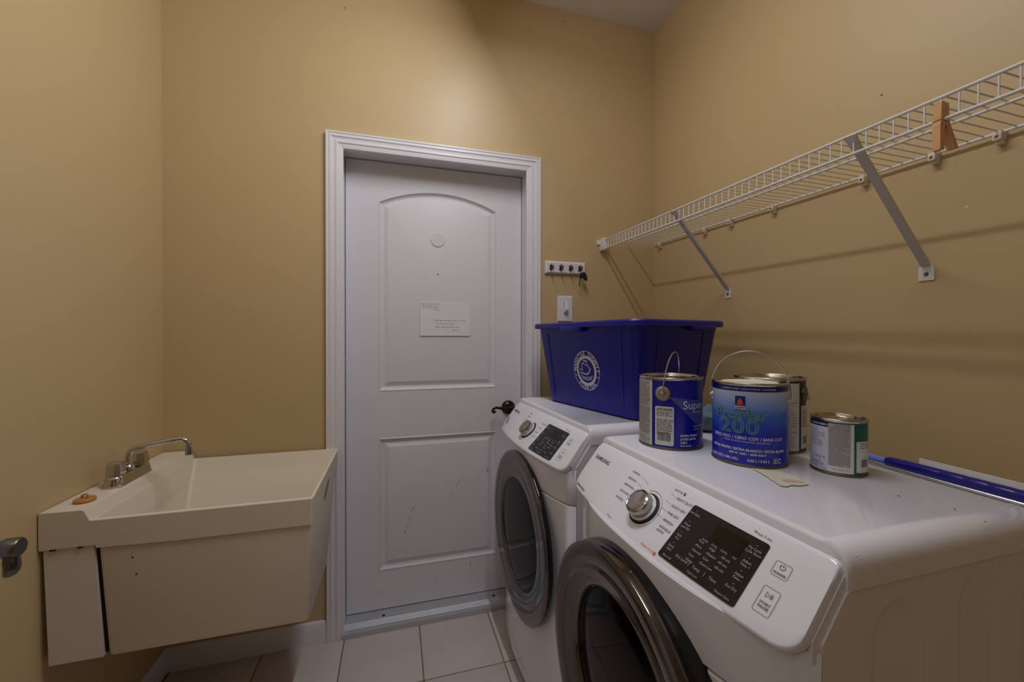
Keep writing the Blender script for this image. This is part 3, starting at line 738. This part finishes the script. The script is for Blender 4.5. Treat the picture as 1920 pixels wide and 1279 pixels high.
# county seal, printed on the long side (text reads along -y)
SZ, SY = .146, -.022
fn = lambda a, b: (side_x(SZ + b) - .0006, SY - a, SZ + b)
s = Flat(fn); RO = .073
s.ring(0, 0, RO - .0022, RO, 56); s.ring(0, 0, .0450, .0555, 56)
def arc_text(body, r, size, a0, a1, flip=False):
    n = len(body)
    for i, ch in enumerate(body):
        if ch == ' ': continue
        an = radians(a0 + (a1 - a0) * i / (n - 1)); rot = an - pi / 2 if not flip else an + pi / 2
        v_, f_ = text2d(ch, size, .0007, 'CENTER'); c_, q_ = cos(rot), sin(rot)
        s.poly([(r * cos(an) + x * c_ - y * q_, r * sin(an) + x * q_ + y * c_) for x, y in v_], f_)
arc_text('MANATEE COUNTY', .0632, .0185, 178, 2); arc_text('FLORIDA', .0632, .0185, 230, 310, True)
s.disc(.0632 * cos(radians(199)), .0632 * sin(radians(199)), .0032, 8); s.disc(.0632 * cos(radians(-19)), .0632 * sin(radians(-19)), .0032, 8)
_n0 = len(s.v); _f0 = s.fn; s.fn = lambda a, b: _f0(a * 1.22, b * 1.22 + .004)
# paddle ship and waves
s.path([(-.018, -.006), (-.020, .0175), (-.011, .0175), (.014, .009), (.017, -.001)], .0022); s.path([(-.012, .0175), (-.012, .030), (.006, .0265), (.006, .0125)], .0018)
s.path([(-.008, .026), (.004, .024)], .003)
s.ring(-.024, -.007, .0065, .0085, 14, 0, pi); s.path([(.020, .004), (.010, -.010), (-.002, -.014), (-.020, -.012), (-.031, -.010)], .0035); s.path([(.020, .004), (.014, -.002), (.004, -.016)], .002)
for k in range(9):
    x = -.028 + k * .007; s.line((x, -.014 - .010 * (1 - abs(k - 4) / 5)), (x * .62, -.034 + abs(k - 4) * .001), .0014)
s.path([(-.026, -.020), (-.012, -.024), (.004, -.022), (.020, -.025)], .0013); s.path([(-.022, -.026), (0, -.030), (.018, -.029)], .0012)
s.fn = _f0
s.obj('county_seal', M_SEAL, rbin)

# ------------------------------------------------------------------ paint cans
ZT = .9838
def can_shell(t, r, h, mt, lid=True, rim_mt=None, seam=True):
    g = G(); g.lathe([(r, .004), (r, h - .006)], 72); body = g.obj('can_body', mt, t)
    rim_mt = rim_mt or M_STEEL
    g = G(); g.lathe([(.001, .003), (r - .006, .003), (r - .004, 0), (r + .0008, 0), (r + .0018, .0022), (r + .0006, .0045), (r, .0045)], 72); g.obj('bottom_rim', M_STEELD, t)
    g = G(); g.lathe([(r, h - .007), (r + .0016, h - .005), (r + .0020, h - .002), (r + .0006, h), (r - .003, h), (r - .0045, h - .002), (r - .005, h - .007), (r - .011, h - .008), (r - .0125, h - .004), (r - .0145, h - .003), (r - .0160, h - .005), (r - .0165, h - .020)], 72); g.obj('top_rim', rim_mt, t)
    if lid:
        g = G(); g.lathe([(r - .0155, h - .006), (r - .0165, h - .0015), (r - .019, h - .0012), (r - .021, h - .0045), (r - .03, h - .005), (r - .034, h - .0035), (r * .35, h - .0042), (.001, h - .0045)], 72); g.obj('lid', M_STEEL, t)
    return body
def cyl_fn(r, a_mid, zc=0.0, off=0.0006):
    return lambda a, b: ((r + off) * cos(a_mid + a / r), (r + off) * sin(a_mid + a / r), zc + b)
def patch(t, name, mt, r, a0, a1, z0, z1, off, parent=None, rr=None):
    fl = Flat(cyl_fn(r, 0, 0, off), .012)
    if rr: fl.poly(rr_loop(r * a0, r * a1, z0, z1, rr, 3), [tuple(range(16))])
    else: fl.rect(r * a0, r * a1, z0, z1)
    return fl.obj(name, mt, parent or t)
def ear(t, r, an, z, big=.0145, mt=None):
    c = Vector((cos(an), sin(an), 0)); e = Vector((-sin(an), cos(an), 0)); n = 24
    g = G(); rings = []
    for rr_, h in ((big, -.003), (big, .0012), (big * .86, .0022), (big * .62, .0022), (big * .55, .0008), (big * .45, .0008), (big * .36, .005), (big * .20, .006)):
        rings.append([c * (r + h) + e * rr_ * cos(2 * pi * k / n) + ZZ * (z + rr_ * sin(2 * pi * k / n)) for k in range(n)])
    g.loft(rings); return g.obj('ear', mt or M_STEEL, t)
def bail(t, r, an, z, height, tilt, wr=.0016):
    """wire handle between the ears at an and an+pi; tilt leans the arch (radians from upright)"""
    c = Vector((cos(an), sin(an), 0)); e = Vector((-sin(an), cos(an), 0)); pts = []
    for k in range(33):
        q = pi * k / 32; wx = cos(q); up = sin(q) ** .8
        v_ = c * ((r + .005) * wx) + (ZZ * cos(tilt) + e * sin(tilt)) * (height * up); pts.append(v_ + ZZ * z)
    g = G(); g.tube(pts, wr, 8); return g.obj('bail', M_WIRE, t)

# blue gallon can, leftmost
def face(x, y): return atan2(-y, -x)
CS = .93
px, py = .6907, .8985; t = thing('paint_can', 'blue gallon paint can with a pale side strip, standing in front of the bin', 'paint can', (px, py, ZT), 0, 'paint cans on the dryer'); t.scale = (CS,) * 3
r, h = .0825, .1885; fa = face(px, py)
can_shell(t, r, h, M_BLUE)
A = lambda d: fa + radians(d)
lp_ = patch(t, 'side_label', M_PAPERG, r, A(-100), A(-34), .006, h - .008, .0005)
fl = Flat(cyl_fn(r, fa, 0, .0011)); fl.smallprint(r * radians(-98), r * radians(-38), .030, h - .016, .0052, .0024, 5); fl.smallprint(r * radians(-80), r * radians(-38), .010, .026, .006, .003, 6, .7); fl.obj('small_print', M_PRINTM, lp_)
patch(t, 'strip_edge', M_PAPER, r, A(-37.5), A(-33.5), .006, h - .008, .0007)
ear(t, r, A(-13), h - .042, .0195)
ear(t, r, A(167), h - .042, .0195)
bail(t, r, A(-13), h - .042, .108, radians(6))
st_ = patch(t, 'sticker', M_PAPER, r, A(-27), A(6), .010, h - .076, .0008, rr=.004)
fl = Flat(cyl_fn(r, fa, 0, .0014)); a0, a1 = r * radians(-24), r * radians(4)
fl.text('ANTI-WHITE', a0, h - .084, .0072, .0003, sx=.95); fl.smallprint(a0, a1, h - .104, h - .090, .0046, .0018, 8, .8); fl.smallprint(a0, a1, h - .150, h - .110, .0042, .0016, 9)
fl.barcode(a0 + .002, a1 - .005, .022, .044); fl.obj('sticker_print', M_PRINTD, st_)
fl = Flat(cyl_fn(r, fa, 0, .0007), .012); fl.poly([(r * radians(-3), h - .050), (r * radians(62), h - .060), (r * radians(62), h - .130), (r * radians(46), h - .118)], [(0, 1, 2, 3)]); fl.obj('beam_print', M_WEDGE, t)
fl = Flat(cyl_fn(r, fa, 0, .0014), .01); fl.text('SuperPaint', r * radians(21), h - .072, .030, .0003); fl.text('INTERIOR LATEX', r * radians(40), h - .090, .0075)
fl.text('SATIN FINISH', r * radians(42), .062, .0065); fl.text('ACRYLIC', r * radians(44), .054, .0055)
fl.text('EXTRA WHITE', r * radians(17), .038, .0075, .0003); fl.text('LATEX SATIN', r * radians(17), .029, .0075, .0003); fl.text('3.68 L', r * radians(17), .020, .0075, .0003); fl.smallprint(r * radians(17), r * radians(55), .007, .013, .004, .0022, 4)
fl.obj('lettering', M_SEAL, t)

# gradient blue can in the middle
px, py = .7724, .7322; t = thing('paint_can', 'light to dark blue paint can in the middle with an upright wire handle', 'paint can', (px, py, ZT), 0, 'paint cans on the dryer'); t.scale = (.905, .905, CS)
fa = face(px, py); h = .190
can_shell(t, r, h, M_GRAD, lid=False)
A = lambda d: fa + radians(d)
pb = patch(t, 'top_band', M_NAVY, r, A(-179), A(179), h - .019, h - .0065, .0005)
fl = Flat(cyl_fn(r, fa, 0, .0012)); fl.text('INTERIOR LATEX · LATEX INTERIOR · D’INTERIEUR', r * radians(-42), h - .0135, .0052); fl.obj('band_lettering', M_SEAL, pb)
g = G(); g.lathe([(r - .0165, h - .006), (r - .020, h - .003), (r - .026, h - .006), (.001, h - .007)], 60); g.obj('dried_paint', M_CREAM, t)
ear(t, r, A(-88), h - .040, .011); ear(t, r, A(92), h - .040, .011); bail(t, r, A(-88), h - .040, .112, radians(-6), .0014)
pl = patch(t, 'brand_plate', M_NAVY, r, A(-20), A(-5), .1275, .1600, .0008)
fl = Flat(cyl_fn(r, fa, 0, .0016), .006); ca = r * radians(-12.5); fl.disc(ca, .1470, .0055, 12); fl.poly([(ca - .0070, .1405), (ca + .0070, .1405), (ca + .003, .1485), (ca - .003, .1485)], [(0, 1, 2, 3)]); fl.rect(ca - .002, ca + .002, .1485, .1545); fl.obj('brand_emblem', M_RED, pl)
fl = Flat(cyl_fn(r, fa, 0, .0016), .01); fl.text('SHERWIN', ca, .1360, .0050, .0002, align='CENTER'); fl.text('WILLIAMS', ca, .1310, .0050, .0002, align='CENTER')
fl.text('ZERO VOC / CERO COV / SANS COV', r * radians(-4), .0640, .0096, .0002, align='CENTER', sx=1.02); fl.text('PRIMER SURFACER APPLICATION / BASE PRIMARIA', r * radians(-3), .0560, .0044, align='CENTER')
fl.text('EXTRA WHITE / EXTRA BLANCO / EXTRA BLANC', r * radians(-2), .0375, .0078, .0003, align='CENTER'); fl.text('B30 W 12651 • 6509-45617', r * radians(-2), .0285, .0068, .0002, align='CENTER')
fl.text('128 FL OZ (1 GAL U.S.)', r * radians(-40), .0150, .0080, .0003, align='CENTER', sx=.9); fl.text('3,62 L / 3.62 L', r * radians(14), .0150, .0080, .0003, align='CENTER'); fl.smallprint(r * radians(36), r * radians(50), .009, .021, .004, .0022, 12, 1)
fl.obj('lettering', M_SEAL, t)
T1 = ('ProMar', r * radians(-14), .1175, .0330); T2 = ('200', r * radians(-15), .0890, .0460)
fl = Flat(cyl_fn(r, fa, 0, .0013), .008); fl.text(*T1, 0.0, align='CENTER', sx=1.12, spacing=1.05); fl.text(*T2, 0.0, align='CENTER', sx=1.20, spacing=1.05); fl.obj('title_lettering', M_MID, t)
fl = Flat(cyl_fn(r, fa, 0, .0018)); fl.outline(*T1, .0013, align='CENTER', sx=1.12, spacing=1.05); fl.outline(*T2, .0015, align='CENTER', sx=1.20, spacing=1.05); fl.obj('outline_lettering', M_GREEN, t)

# black and white can behind it
px, py = .914, .806; t = thing('paint_can', 'black and white gallon can half hidden behind the middle can', 'paint can', (px, py, ZT), 0, 'paint cans on the dryer'); t.scale = (CS,) * 3
fa = face(px, py); h = .190; A = lambda d: fa + radians(d)
can_shell(t, r, h, M_BLACKP)
lp_ = patch(t, 'front_label', M_PAPER, r, A(-70), A(52), .006, h - .012, .0005)
fl = Flat(cyl_fn(r, fa, 0, .0011)); fl.smallprint(r * radians(0), r * radians(47), .014, h - .060, .0075, .0018, 21, .8); fl.obj('small_print', M_PRINTM, lp_)
l2 = patch(t, 'side_label', M_PAPER, r, A(57), A(96), .010, h - .070, .0006)
fl = Flat(cyl_fn(r, fa, 0, .0012)); fl.smallprint(r * radians(60), r * radians(88), .060, h - .080, .006, .002, 22, .6); fl.barcode(r * radians(62), r * radians(86), .022, .042); fl.obj('small_print', M_PRINTD, l2)
ear(t, r, A(72), h - .040, .020, M_STEELD); ear(t, r, A(252), h - .040, .020, M_STEELD); bail(t, r, A(72), h - .040, .100, radians(112))

# quart can on the right
px, py = .8827, .6158; t = thing('paint_can', 'small quart can with white and teal label, right of the gallon cans', 'paint can', (px, py, ZT), 0, 'paint cans on the dryer'); t.scale = (.862,) * 3
r, h = .0540, .1285; fa = face(px, py); A = lambda d: fa + radians(d)
can_shell(t, r, h, M_TEAL)
l1 = patch(t, 'front_label', M_PAPERL, r, A(-110), A(-20), .006, h - .020, .0005)
lb = patch(t, 'black_band', M_BLACKP, r, A(-110), A(-20), h - .020, h - .008, .0006)
fl = Flat(cyl_fn(r, fa, 0, .0012)); fl.text('WARNING', r * radians(-62), h - .0145, .0068); fl.text('DANGER', r * radians(-38), h - .0145, .0066); fl.obj('band_lettering', M_SEAL, lb)
l2 = patch(t, 'printed_label', M_PAPERG, r, A(-20), A(24), .020, h - .010, .0005)
l3 = patch(t, 'label_margin', M_PAPER, r, A(-20), A(31), .006, .020, .0005); patch(t, 'label_margin', M_PAPER, r, A(24), A(31), .020, h - .010, .0005)
fl = Flat(cyl_fn(r, fa, 0, .0011))
fl.smallprint(r * radians(-66), r * radians(-28), h - .066, h - .026, .0043, .0013, 31, .8); fl.smallprint(r * radians(-66), r * radians(-24), .010, .026, .0036, .0014, 32)
for k in range(4): fl.disc(r * radians(-56 + k * 9), .036, .0026, 6)
fl.smallprint(r * radians(-19), r * radians(22), .022, h - .012, .0031, .0014, 33, 1.0); fl.smallprint(r * radians(-12), r * radians(20), .009, .014, .004, .0011, 34)
fl.obj('small_print', M_PRINTM, l1)
s_ = patch(t, 'sticker', M_PAPER, r, A(36), A(78), .010, h - .048, .0008, rr=.003)
fl = Flat(cyl_fn(r, fa, 0, .0013)); fl.smallprint(r * radians(44), r * radians(74), h - .066, h - .052, .005, .0015, 35); fl.barcode(r * radians(48), r * radians(70), .022, .040, 8); fl.obj('sticker_print', M_PRINTD, s_)

# cloth bundle behind the cans
rg = thing('cloth_bundle', 'crumpled teal grey cloth bundle between the blue can and middle can', 'cloth', (.895, .985, ZT))
bm = bmesh.new(); bmesh.ops.create_icosphere(bm, subdivisions=4, radius=1)
from mathutils import noise as mn
for v in bm.verts:
    c = v.co.copy(); d = 1 + .20 * mn.noise(c * 2.2) + .10 * mn.noise(c * 5.5) + .05 * mn.noise(c * 11)
    v.co = Vector((c.x * .056 * d, c.y * .042 * d, max(0, (c.z * .9 + .82) * .040 * d)))
g = G(); g.bm(bm); g.obj('cloth', M_RAG, rg, ang=180)

# extension pole, thin rod under it, white strip behind it
d_ = Vector((1.0, .596, 0)); e_ = Vector((.985, .380, 0)); ax = (e_ - d_).normalized()
pole = thing('extension_pole', 'blue paint roller pole with a navy grip lying along the dryer top', 'pole', (1.0, .596, ZT))
def along(s_, z): p = ax * s_; return (p.x, p.y, z)
g = G(); g.tube([along(-.17, .0112), along(-.002, .0122)], .0068, 18); g.obj('pole_shaft', M_POLEL, pole)
g = G(); zs = .0122
pts = [along(x, zs) for x in (-.004, .0, .006, .05, .088, .091, .094, .122, .125, .128, .154, .157, .160, .186, .189, .192, .232)]
g.tube(pts, [.0085, .0102, .0112, .0118, .0118, .0114, .0118, .0118, .0114, .0118, .0118, .0114, .0118, .0118, .0114, .0118, .0118], 24); g.obj('grip', M_POLE, pole, ang=60)
g = G(); g.tube([along(.230, zs), along(.235, zs), along(.262, zs), along(.266, zs)], [.0100, .0122, .0122, .010], 24); g.obj('end_cap', M_RUB, pole)
rod = thing('thin_rod', 'thin white metal rod lying beside the blue pole on the dryer', 'rod', (.985, .66, ZT))
g = G(); g.tube([(.012, .02, .0032), (-.010, -.300, .0032)], .0030, 10); g.obj('rod', M_WIRE, rod)
stp = thing('white_strip', 'thin white strip standing on edge behind the blue pole', 'strip', (1.056, .575, ZT))
g = G(); g.box(-.0015, .0015, -.20, 0, 0, .0215, .0004)
o = g.obj('strip', M_PAPER, stp); o.rotation_euler = (0, 0, radians(-4.5))
# aged tape remnant stuck on the top
tp_ = thing('tape_remnant', 'stained beige strip of old tape stuck flat on the dryer top', 'tape', (.72, .62, ZT))
q = [(.7176, .6717), (.7040, .6290), (.6822, .5769), (.6900, .5700), (.7050, .5740), (.7180, .5670), (.7414, .5685), (.7500, .6000), (.7581, .6390), (.7420, .6520)]
g = G(); n = len(q)
g.loft([[(a - .72, b - .62, .0001) for a, b in q], [(a - .72, b - .62, .0006) for a, b in q]]); g.obj('tape', M_TAPE, tp_)
q2 = [(.716, .602), (.724, .598), (.736, .592), (.744, .580), (.738, .574), (.720, .582), (.708, .590)]
g = G(); g.add([(a - .72, b - .62, .0009) for a, b in q2], [tuple(range(len(q2)))]); g.obj('brown_stain', M_TAPEB, tp_)

# ------------------------------------------------------------------ things on the walls
env = thing('envelope', 'white handwritten envelope stuck on the upper panel of the door', 'envelope', (.2275, DY, 1.343))
g = G(); w2, h2 = .1175, .0770
g.loft([[(x, y, z) for x, z in ((-w2, -h2), (w2, -h2), (w2, h2), (-w2, h2))] for y in (-.0005, -.0035)])
g.obj('envelope_front', M_ENV, env, smooth=False)
fl = Flat(lambda a, b: (a, -.0040, b))
def scribble(a0, a1, b, s_, seed):
    rd = random.Random(seed); a = a0
    while a < a1:
        wd = rd.uniform(.008, .022); pts = []; k = 0
        while k * s_ * .45 < wd:
            pts.append((a + k * s_ * .45 + rd.uniform(-.0006, .0006), b + (rd.uniform(.2, 1.0) if k % 2 else rd.uniform(-.4, .1)) * s_)); k += 1
        if len(pts) > 1: fl.path(pts, .0008)
        a += wd + s_
for i, (x0, x1) in enumerate(((-.110, -.018), (-.105, -.035), (-.108, -.040), (-.055, -.025))): scribble(x0, x1, .070 - i * .009, .0038, 40 + i)
for i, (x0, x1) in enumerate(((-.050, .080), (-.045, .045), (-.045, .048), (.030, .055))): scribble(x0, x1, -.006 - i * .0155, .0045, 50 + i)
fl.obj('handwriting', M_PRINTD, env)

kr = thing('key_rack', 'white wooden key rack with four dark hooks beside the door', 'key rack', (.7922, YB, 1.594))
g = G(); w2, h2 = .1052, .0300
g.loft([[(x * (w2 - d), -y, z * (h2 - d)) for x, z in ((-1, -1), (1, -1), (1, 1), (-1, 1))] for y, d in ((0, 0), (.009, 0), (.016, .007))]); g.obj('board', M_TRIM, kr, smooth=False)
for hx in (.7145, .7638, .8138, .8631):
    g = G(); x = hx - .7922
    g.lathe([(.001, -.0185), (.0075, -.0185), (.0085, -.0165), (.0085, -.015)], 14, 'y', (x, 0, -.008))
    g.tube([(x, -.017, -.010), (x, -.026, -.013), (x, -.038, -.012), (x, -.044, -.004), (x, -.044, .003)], [.003, .003, .003, .003, .0042], 8)
    for sg in (-1, 1): g.tube([(x, -.018, -.006), (x + sg * .006, -.023, .001), (x + sg * .0085, -.027, .009)], [.003, .003, .0036], 8)
    g.tube([(x, -.018, -.004), (x, -.022, .006), (x, -.026, .014)], [.0026, .0026, .0034], 8)
    g.obj('hook', M_NICKEL, kr)
ky = thing('car_key', 'black car key hanging from the rightmost hook of the key rack', 'key', (.8640, YB - .041, 1.573))
g = G(); kp = [(-.016, -.030), (-.019, -.020), (-.015, -.008), (-.006, -.001), (.004, .001), (.012, -.006), (.018, -.016), (.021, -.030), (.019, -.040), (.013, -.042), (.006, -.034), (-.004, -.028), (-.010, -.028)]
kp = [(a * 1.0 + .006, b) for a, b in kp]
g.loft([[(a * s_ , y, b * s_ - .018 * (1 - s_)) for a, b in kp] for y, s_ in ((-.005, .9), (-.003, 1), (.003, 1), (.005, .9))]); g.obj('key_head', M_RUB, ky)
g = G(); g.loft([[(-.010 + dx, y, -.028), (-.004 + dx, y, -.026), (-.012 + dx, y, -.066), (-.016 + dx, y, -.067), (-.0175 + dx, y, -.058)] for y, dx in ((-.001, 0), (.001, 0))]); g.obj('key_blade', M_NICKEL, ky)

sw = thing('light_switch', 'white light switch plate right of the door, below the key rack', 'light switch', (.7926, YB, 1.398))
g = G(); w2, h2 = .0393, .0620
g.loft([[(x * (w2 - d), -y, z * (h2 - d)) for x, z in ((-1, -1), (1, -1), (1, 1), (-1, 1))] for y, d in ((0, 0), (.004, 0), (.0065, .004))]); g.obj('wall_plate', M_TRIM, sw, smooth=False)
g = G(); tp2 = [(-.012, .0), (.030, -.003), (.034, -.010), (.030, -.016), (.006, -.019), (-.006, -.022), (-.020, -.014)]
g.loft([[(-.0075, y - .006, z) for z, y in tp2], [(.0075, y - .006, z) for z, y in tp2]]); g.obj('toggle', M_TRIM, sw)
g = G(); g.box(-.009, .009, -.0072, -.0060, -.026, .036); g.obj('toggle_frame', M_PRINTL, sw)

# ------------------------------------------------------------------ wire shelf on the right wall
def dzk(y): return 1.712 + .0224 * (y - .527)
SF, SB, SY0, SY1 = .992, 1.284, .20, 1.800
sh = thing('wire_shelf', 'long white wire shelf with a front lip on the right wall', 'shelf', (SB, SY1, dzk(SY1)))
org = Vector((SB, SY1, dzk(SY1)))
def so(g, nm, mt): 
    o = g.obj(nm, mt, sh); o.location = -org; return o
def rail(x, dz, r, nm):
    g = G(); g.tube([(x, SY0, dzk(SY0) + dz), (x, SY1, dzk(SY1) + dz)], r, 10); return so(g, nm, M_SHELF)
rail(SF, 0, .0034, 'front_rail'); rail(SF, -.043, .0034, 'lip_rail'); rail(SB, -.002, .0034, 'back_rail'); rail(1.128, -.0035, .0032, 'middle_rail')
g = G(); g.tube([(0, 0, -.045), (0, 0, -.003), (.0012, 0, -.0005), (.003, 0, .0028), (.008, 0, .0034), (SB - SF, 0, .0010), (SB - SF + .004, 0, -.001)], .00155, 6)
wproto = None; y = .233
while y < SY1 - .012:
    if wproto is None: wproto = g.obj('deck_wire', M_SHELF, sh); o = wproto
    else: o = bpy.data.objects.new('deck_wire', wproto.data); link(o, sh)
    o.location = Vector((SF, y, dzk(y))) - org; y += .02535
cproto = None
for cy in (.5622, .6754, .8321, 1.1198, 1.3091, 1.4507, 1.7586, .30):
    if cproto is None:
        g = G(); g.box(-.012, .012, -.0075, .0075, -.014, .006, .002); g.box(-.002, .012, -.006, .006, -.022, -.012, .0015)
        cproto = g.obj('wall_clip', M_CLIP, sh); o = cproto
        g = G(); g.lathe([(.0005, -.0128), (.003, -.0128), (.0036, -.012)], 10, 'x', (0, 0, -.006)); scr = g.obj('screw', M_NICKEL, o)
    else:
        o = bpy.data.objects.new('wall_clip', cproto.data); link(o, sh); s2 = bpy.data.objects.new('screw', scr.data); link(s2, o)
    o.location = Vector((SB, cy, dzk(cy) - .006)) - org
# end bracket on the back wall
g = G(); g.box(SF - .014, SF + .012, SY1 - .022, YB - .0005, dzk(SY1) - .052, dzk(SY1) + .008, .002); g.box(SF - .030, SF - .012, YB - .007, YB - .0005, dzk(SY1) - .022, dzk(SY1) + .000, .002)
eb = so(g, 'end_bracket', M_SHELF)
for ty, by, bz, nm in ((1.272, 1.330, 1.452, 'brace'), (.668, .694, 1.437, 'brace')):
    top = Vector((SF + .004, ty, dzk(ty) - .018)); bot = Vector((XR - .006, by, bz)); d = (bot - top); L = d.length; d.normalize()
    side = Vector((0, 1, 0)); side = (side - d * side.dot(d)).normalized(); nr = d.cross(side)
    g = G(); hw = .0085
    cs_ = [(-hw, 0), (-hw, .008), (-hw + .0018, .008), (-hw + .0018, .0018), (hw - .0018, .0018), (hw - .0018, .008), (hw, .008), (hw, 0)]
    if nr.z > 0: nr = -nr
    def sect(p, k=1.0, wd=1.0): return [p + side * a * wd + (-nr) * b * k for a, b in cs_]
    g.loft([sect(top - d * .020, .6, 1.5), sect(top - d * .004, .8, 1.25), sect(top + d * .02), sect(bot - d * .02), sect(bot)]); br = so(g, nm, M_BRACE)
    g = G(); g.loft([[(x, by + a, b) for a, b in ((-.016, bz - .034), (.016, bz - .034), (.016, bz - .004), (.010, bz + .008), (-.010, bz + .008), (-.016, bz - .004))] for x in (XR - .0005, XR - .0035)])
    fp = g.obj('foot_plate', M_SHELF, br)
    g = G(); g.lathe([(.0005, -.0062), (.004, -.0058), (.0055, -.0035)], 12, 'x', (XR, by, bz - .018)); g.obj('screw', M_NICKEL, br)
# clothespin on the lip rail
cp = thing('clothespin', 'wooden clothespin clipped to the front lip of the wire shelf', 'clothespin', (SF, .512, dzk(.512) - .043))
def pinleg(sg):
    g = G(); rings = []
    rows_ = ((.032, .0045, .0040), (.008, .0045, .0052), (.0, .0055, .0040), (-.012, .0060, .0055), (-.058, .0065, .0048)) if sg > 0 else ((.030, -.0045, .0040), (.008, -.0045, .0052), (.0, -.0055, .0040), (-.012, -.0085, .0052), (-.052, -.0280, .0042))
    for z, y, th in rows_:
        rings.append([(a, y + b, z) for a, b in ((-.0065, -th), (.0065, -th), (.0065, th), (-.0065, th))])
    g.loft(rings); return g
c1 = pinleg(1).obj('pin_leg', M_WOOD, cp, smooth=False); c2 = pinleg(-1).obj('pin_leg', M_WOOD, cp, smooth=False)
g = G(); g.tube([(-.0062, -.011, -.002), (-.0062, .011, -.002), (.0062, .011, -.002), (.0062, -.011, -.002)], .0009, 6, closed=True)
for k in range(3): g.tube([(-.007, .003 * cos(t), -.010 + .003 * sin(t)) for t in [2 * pi * i / 12 for i in range(12)]], .0008, 6, closed=True)
g.obj('spring', M_WIRE, cp)
cp.rotation_euler = (0, 0, radians(84))
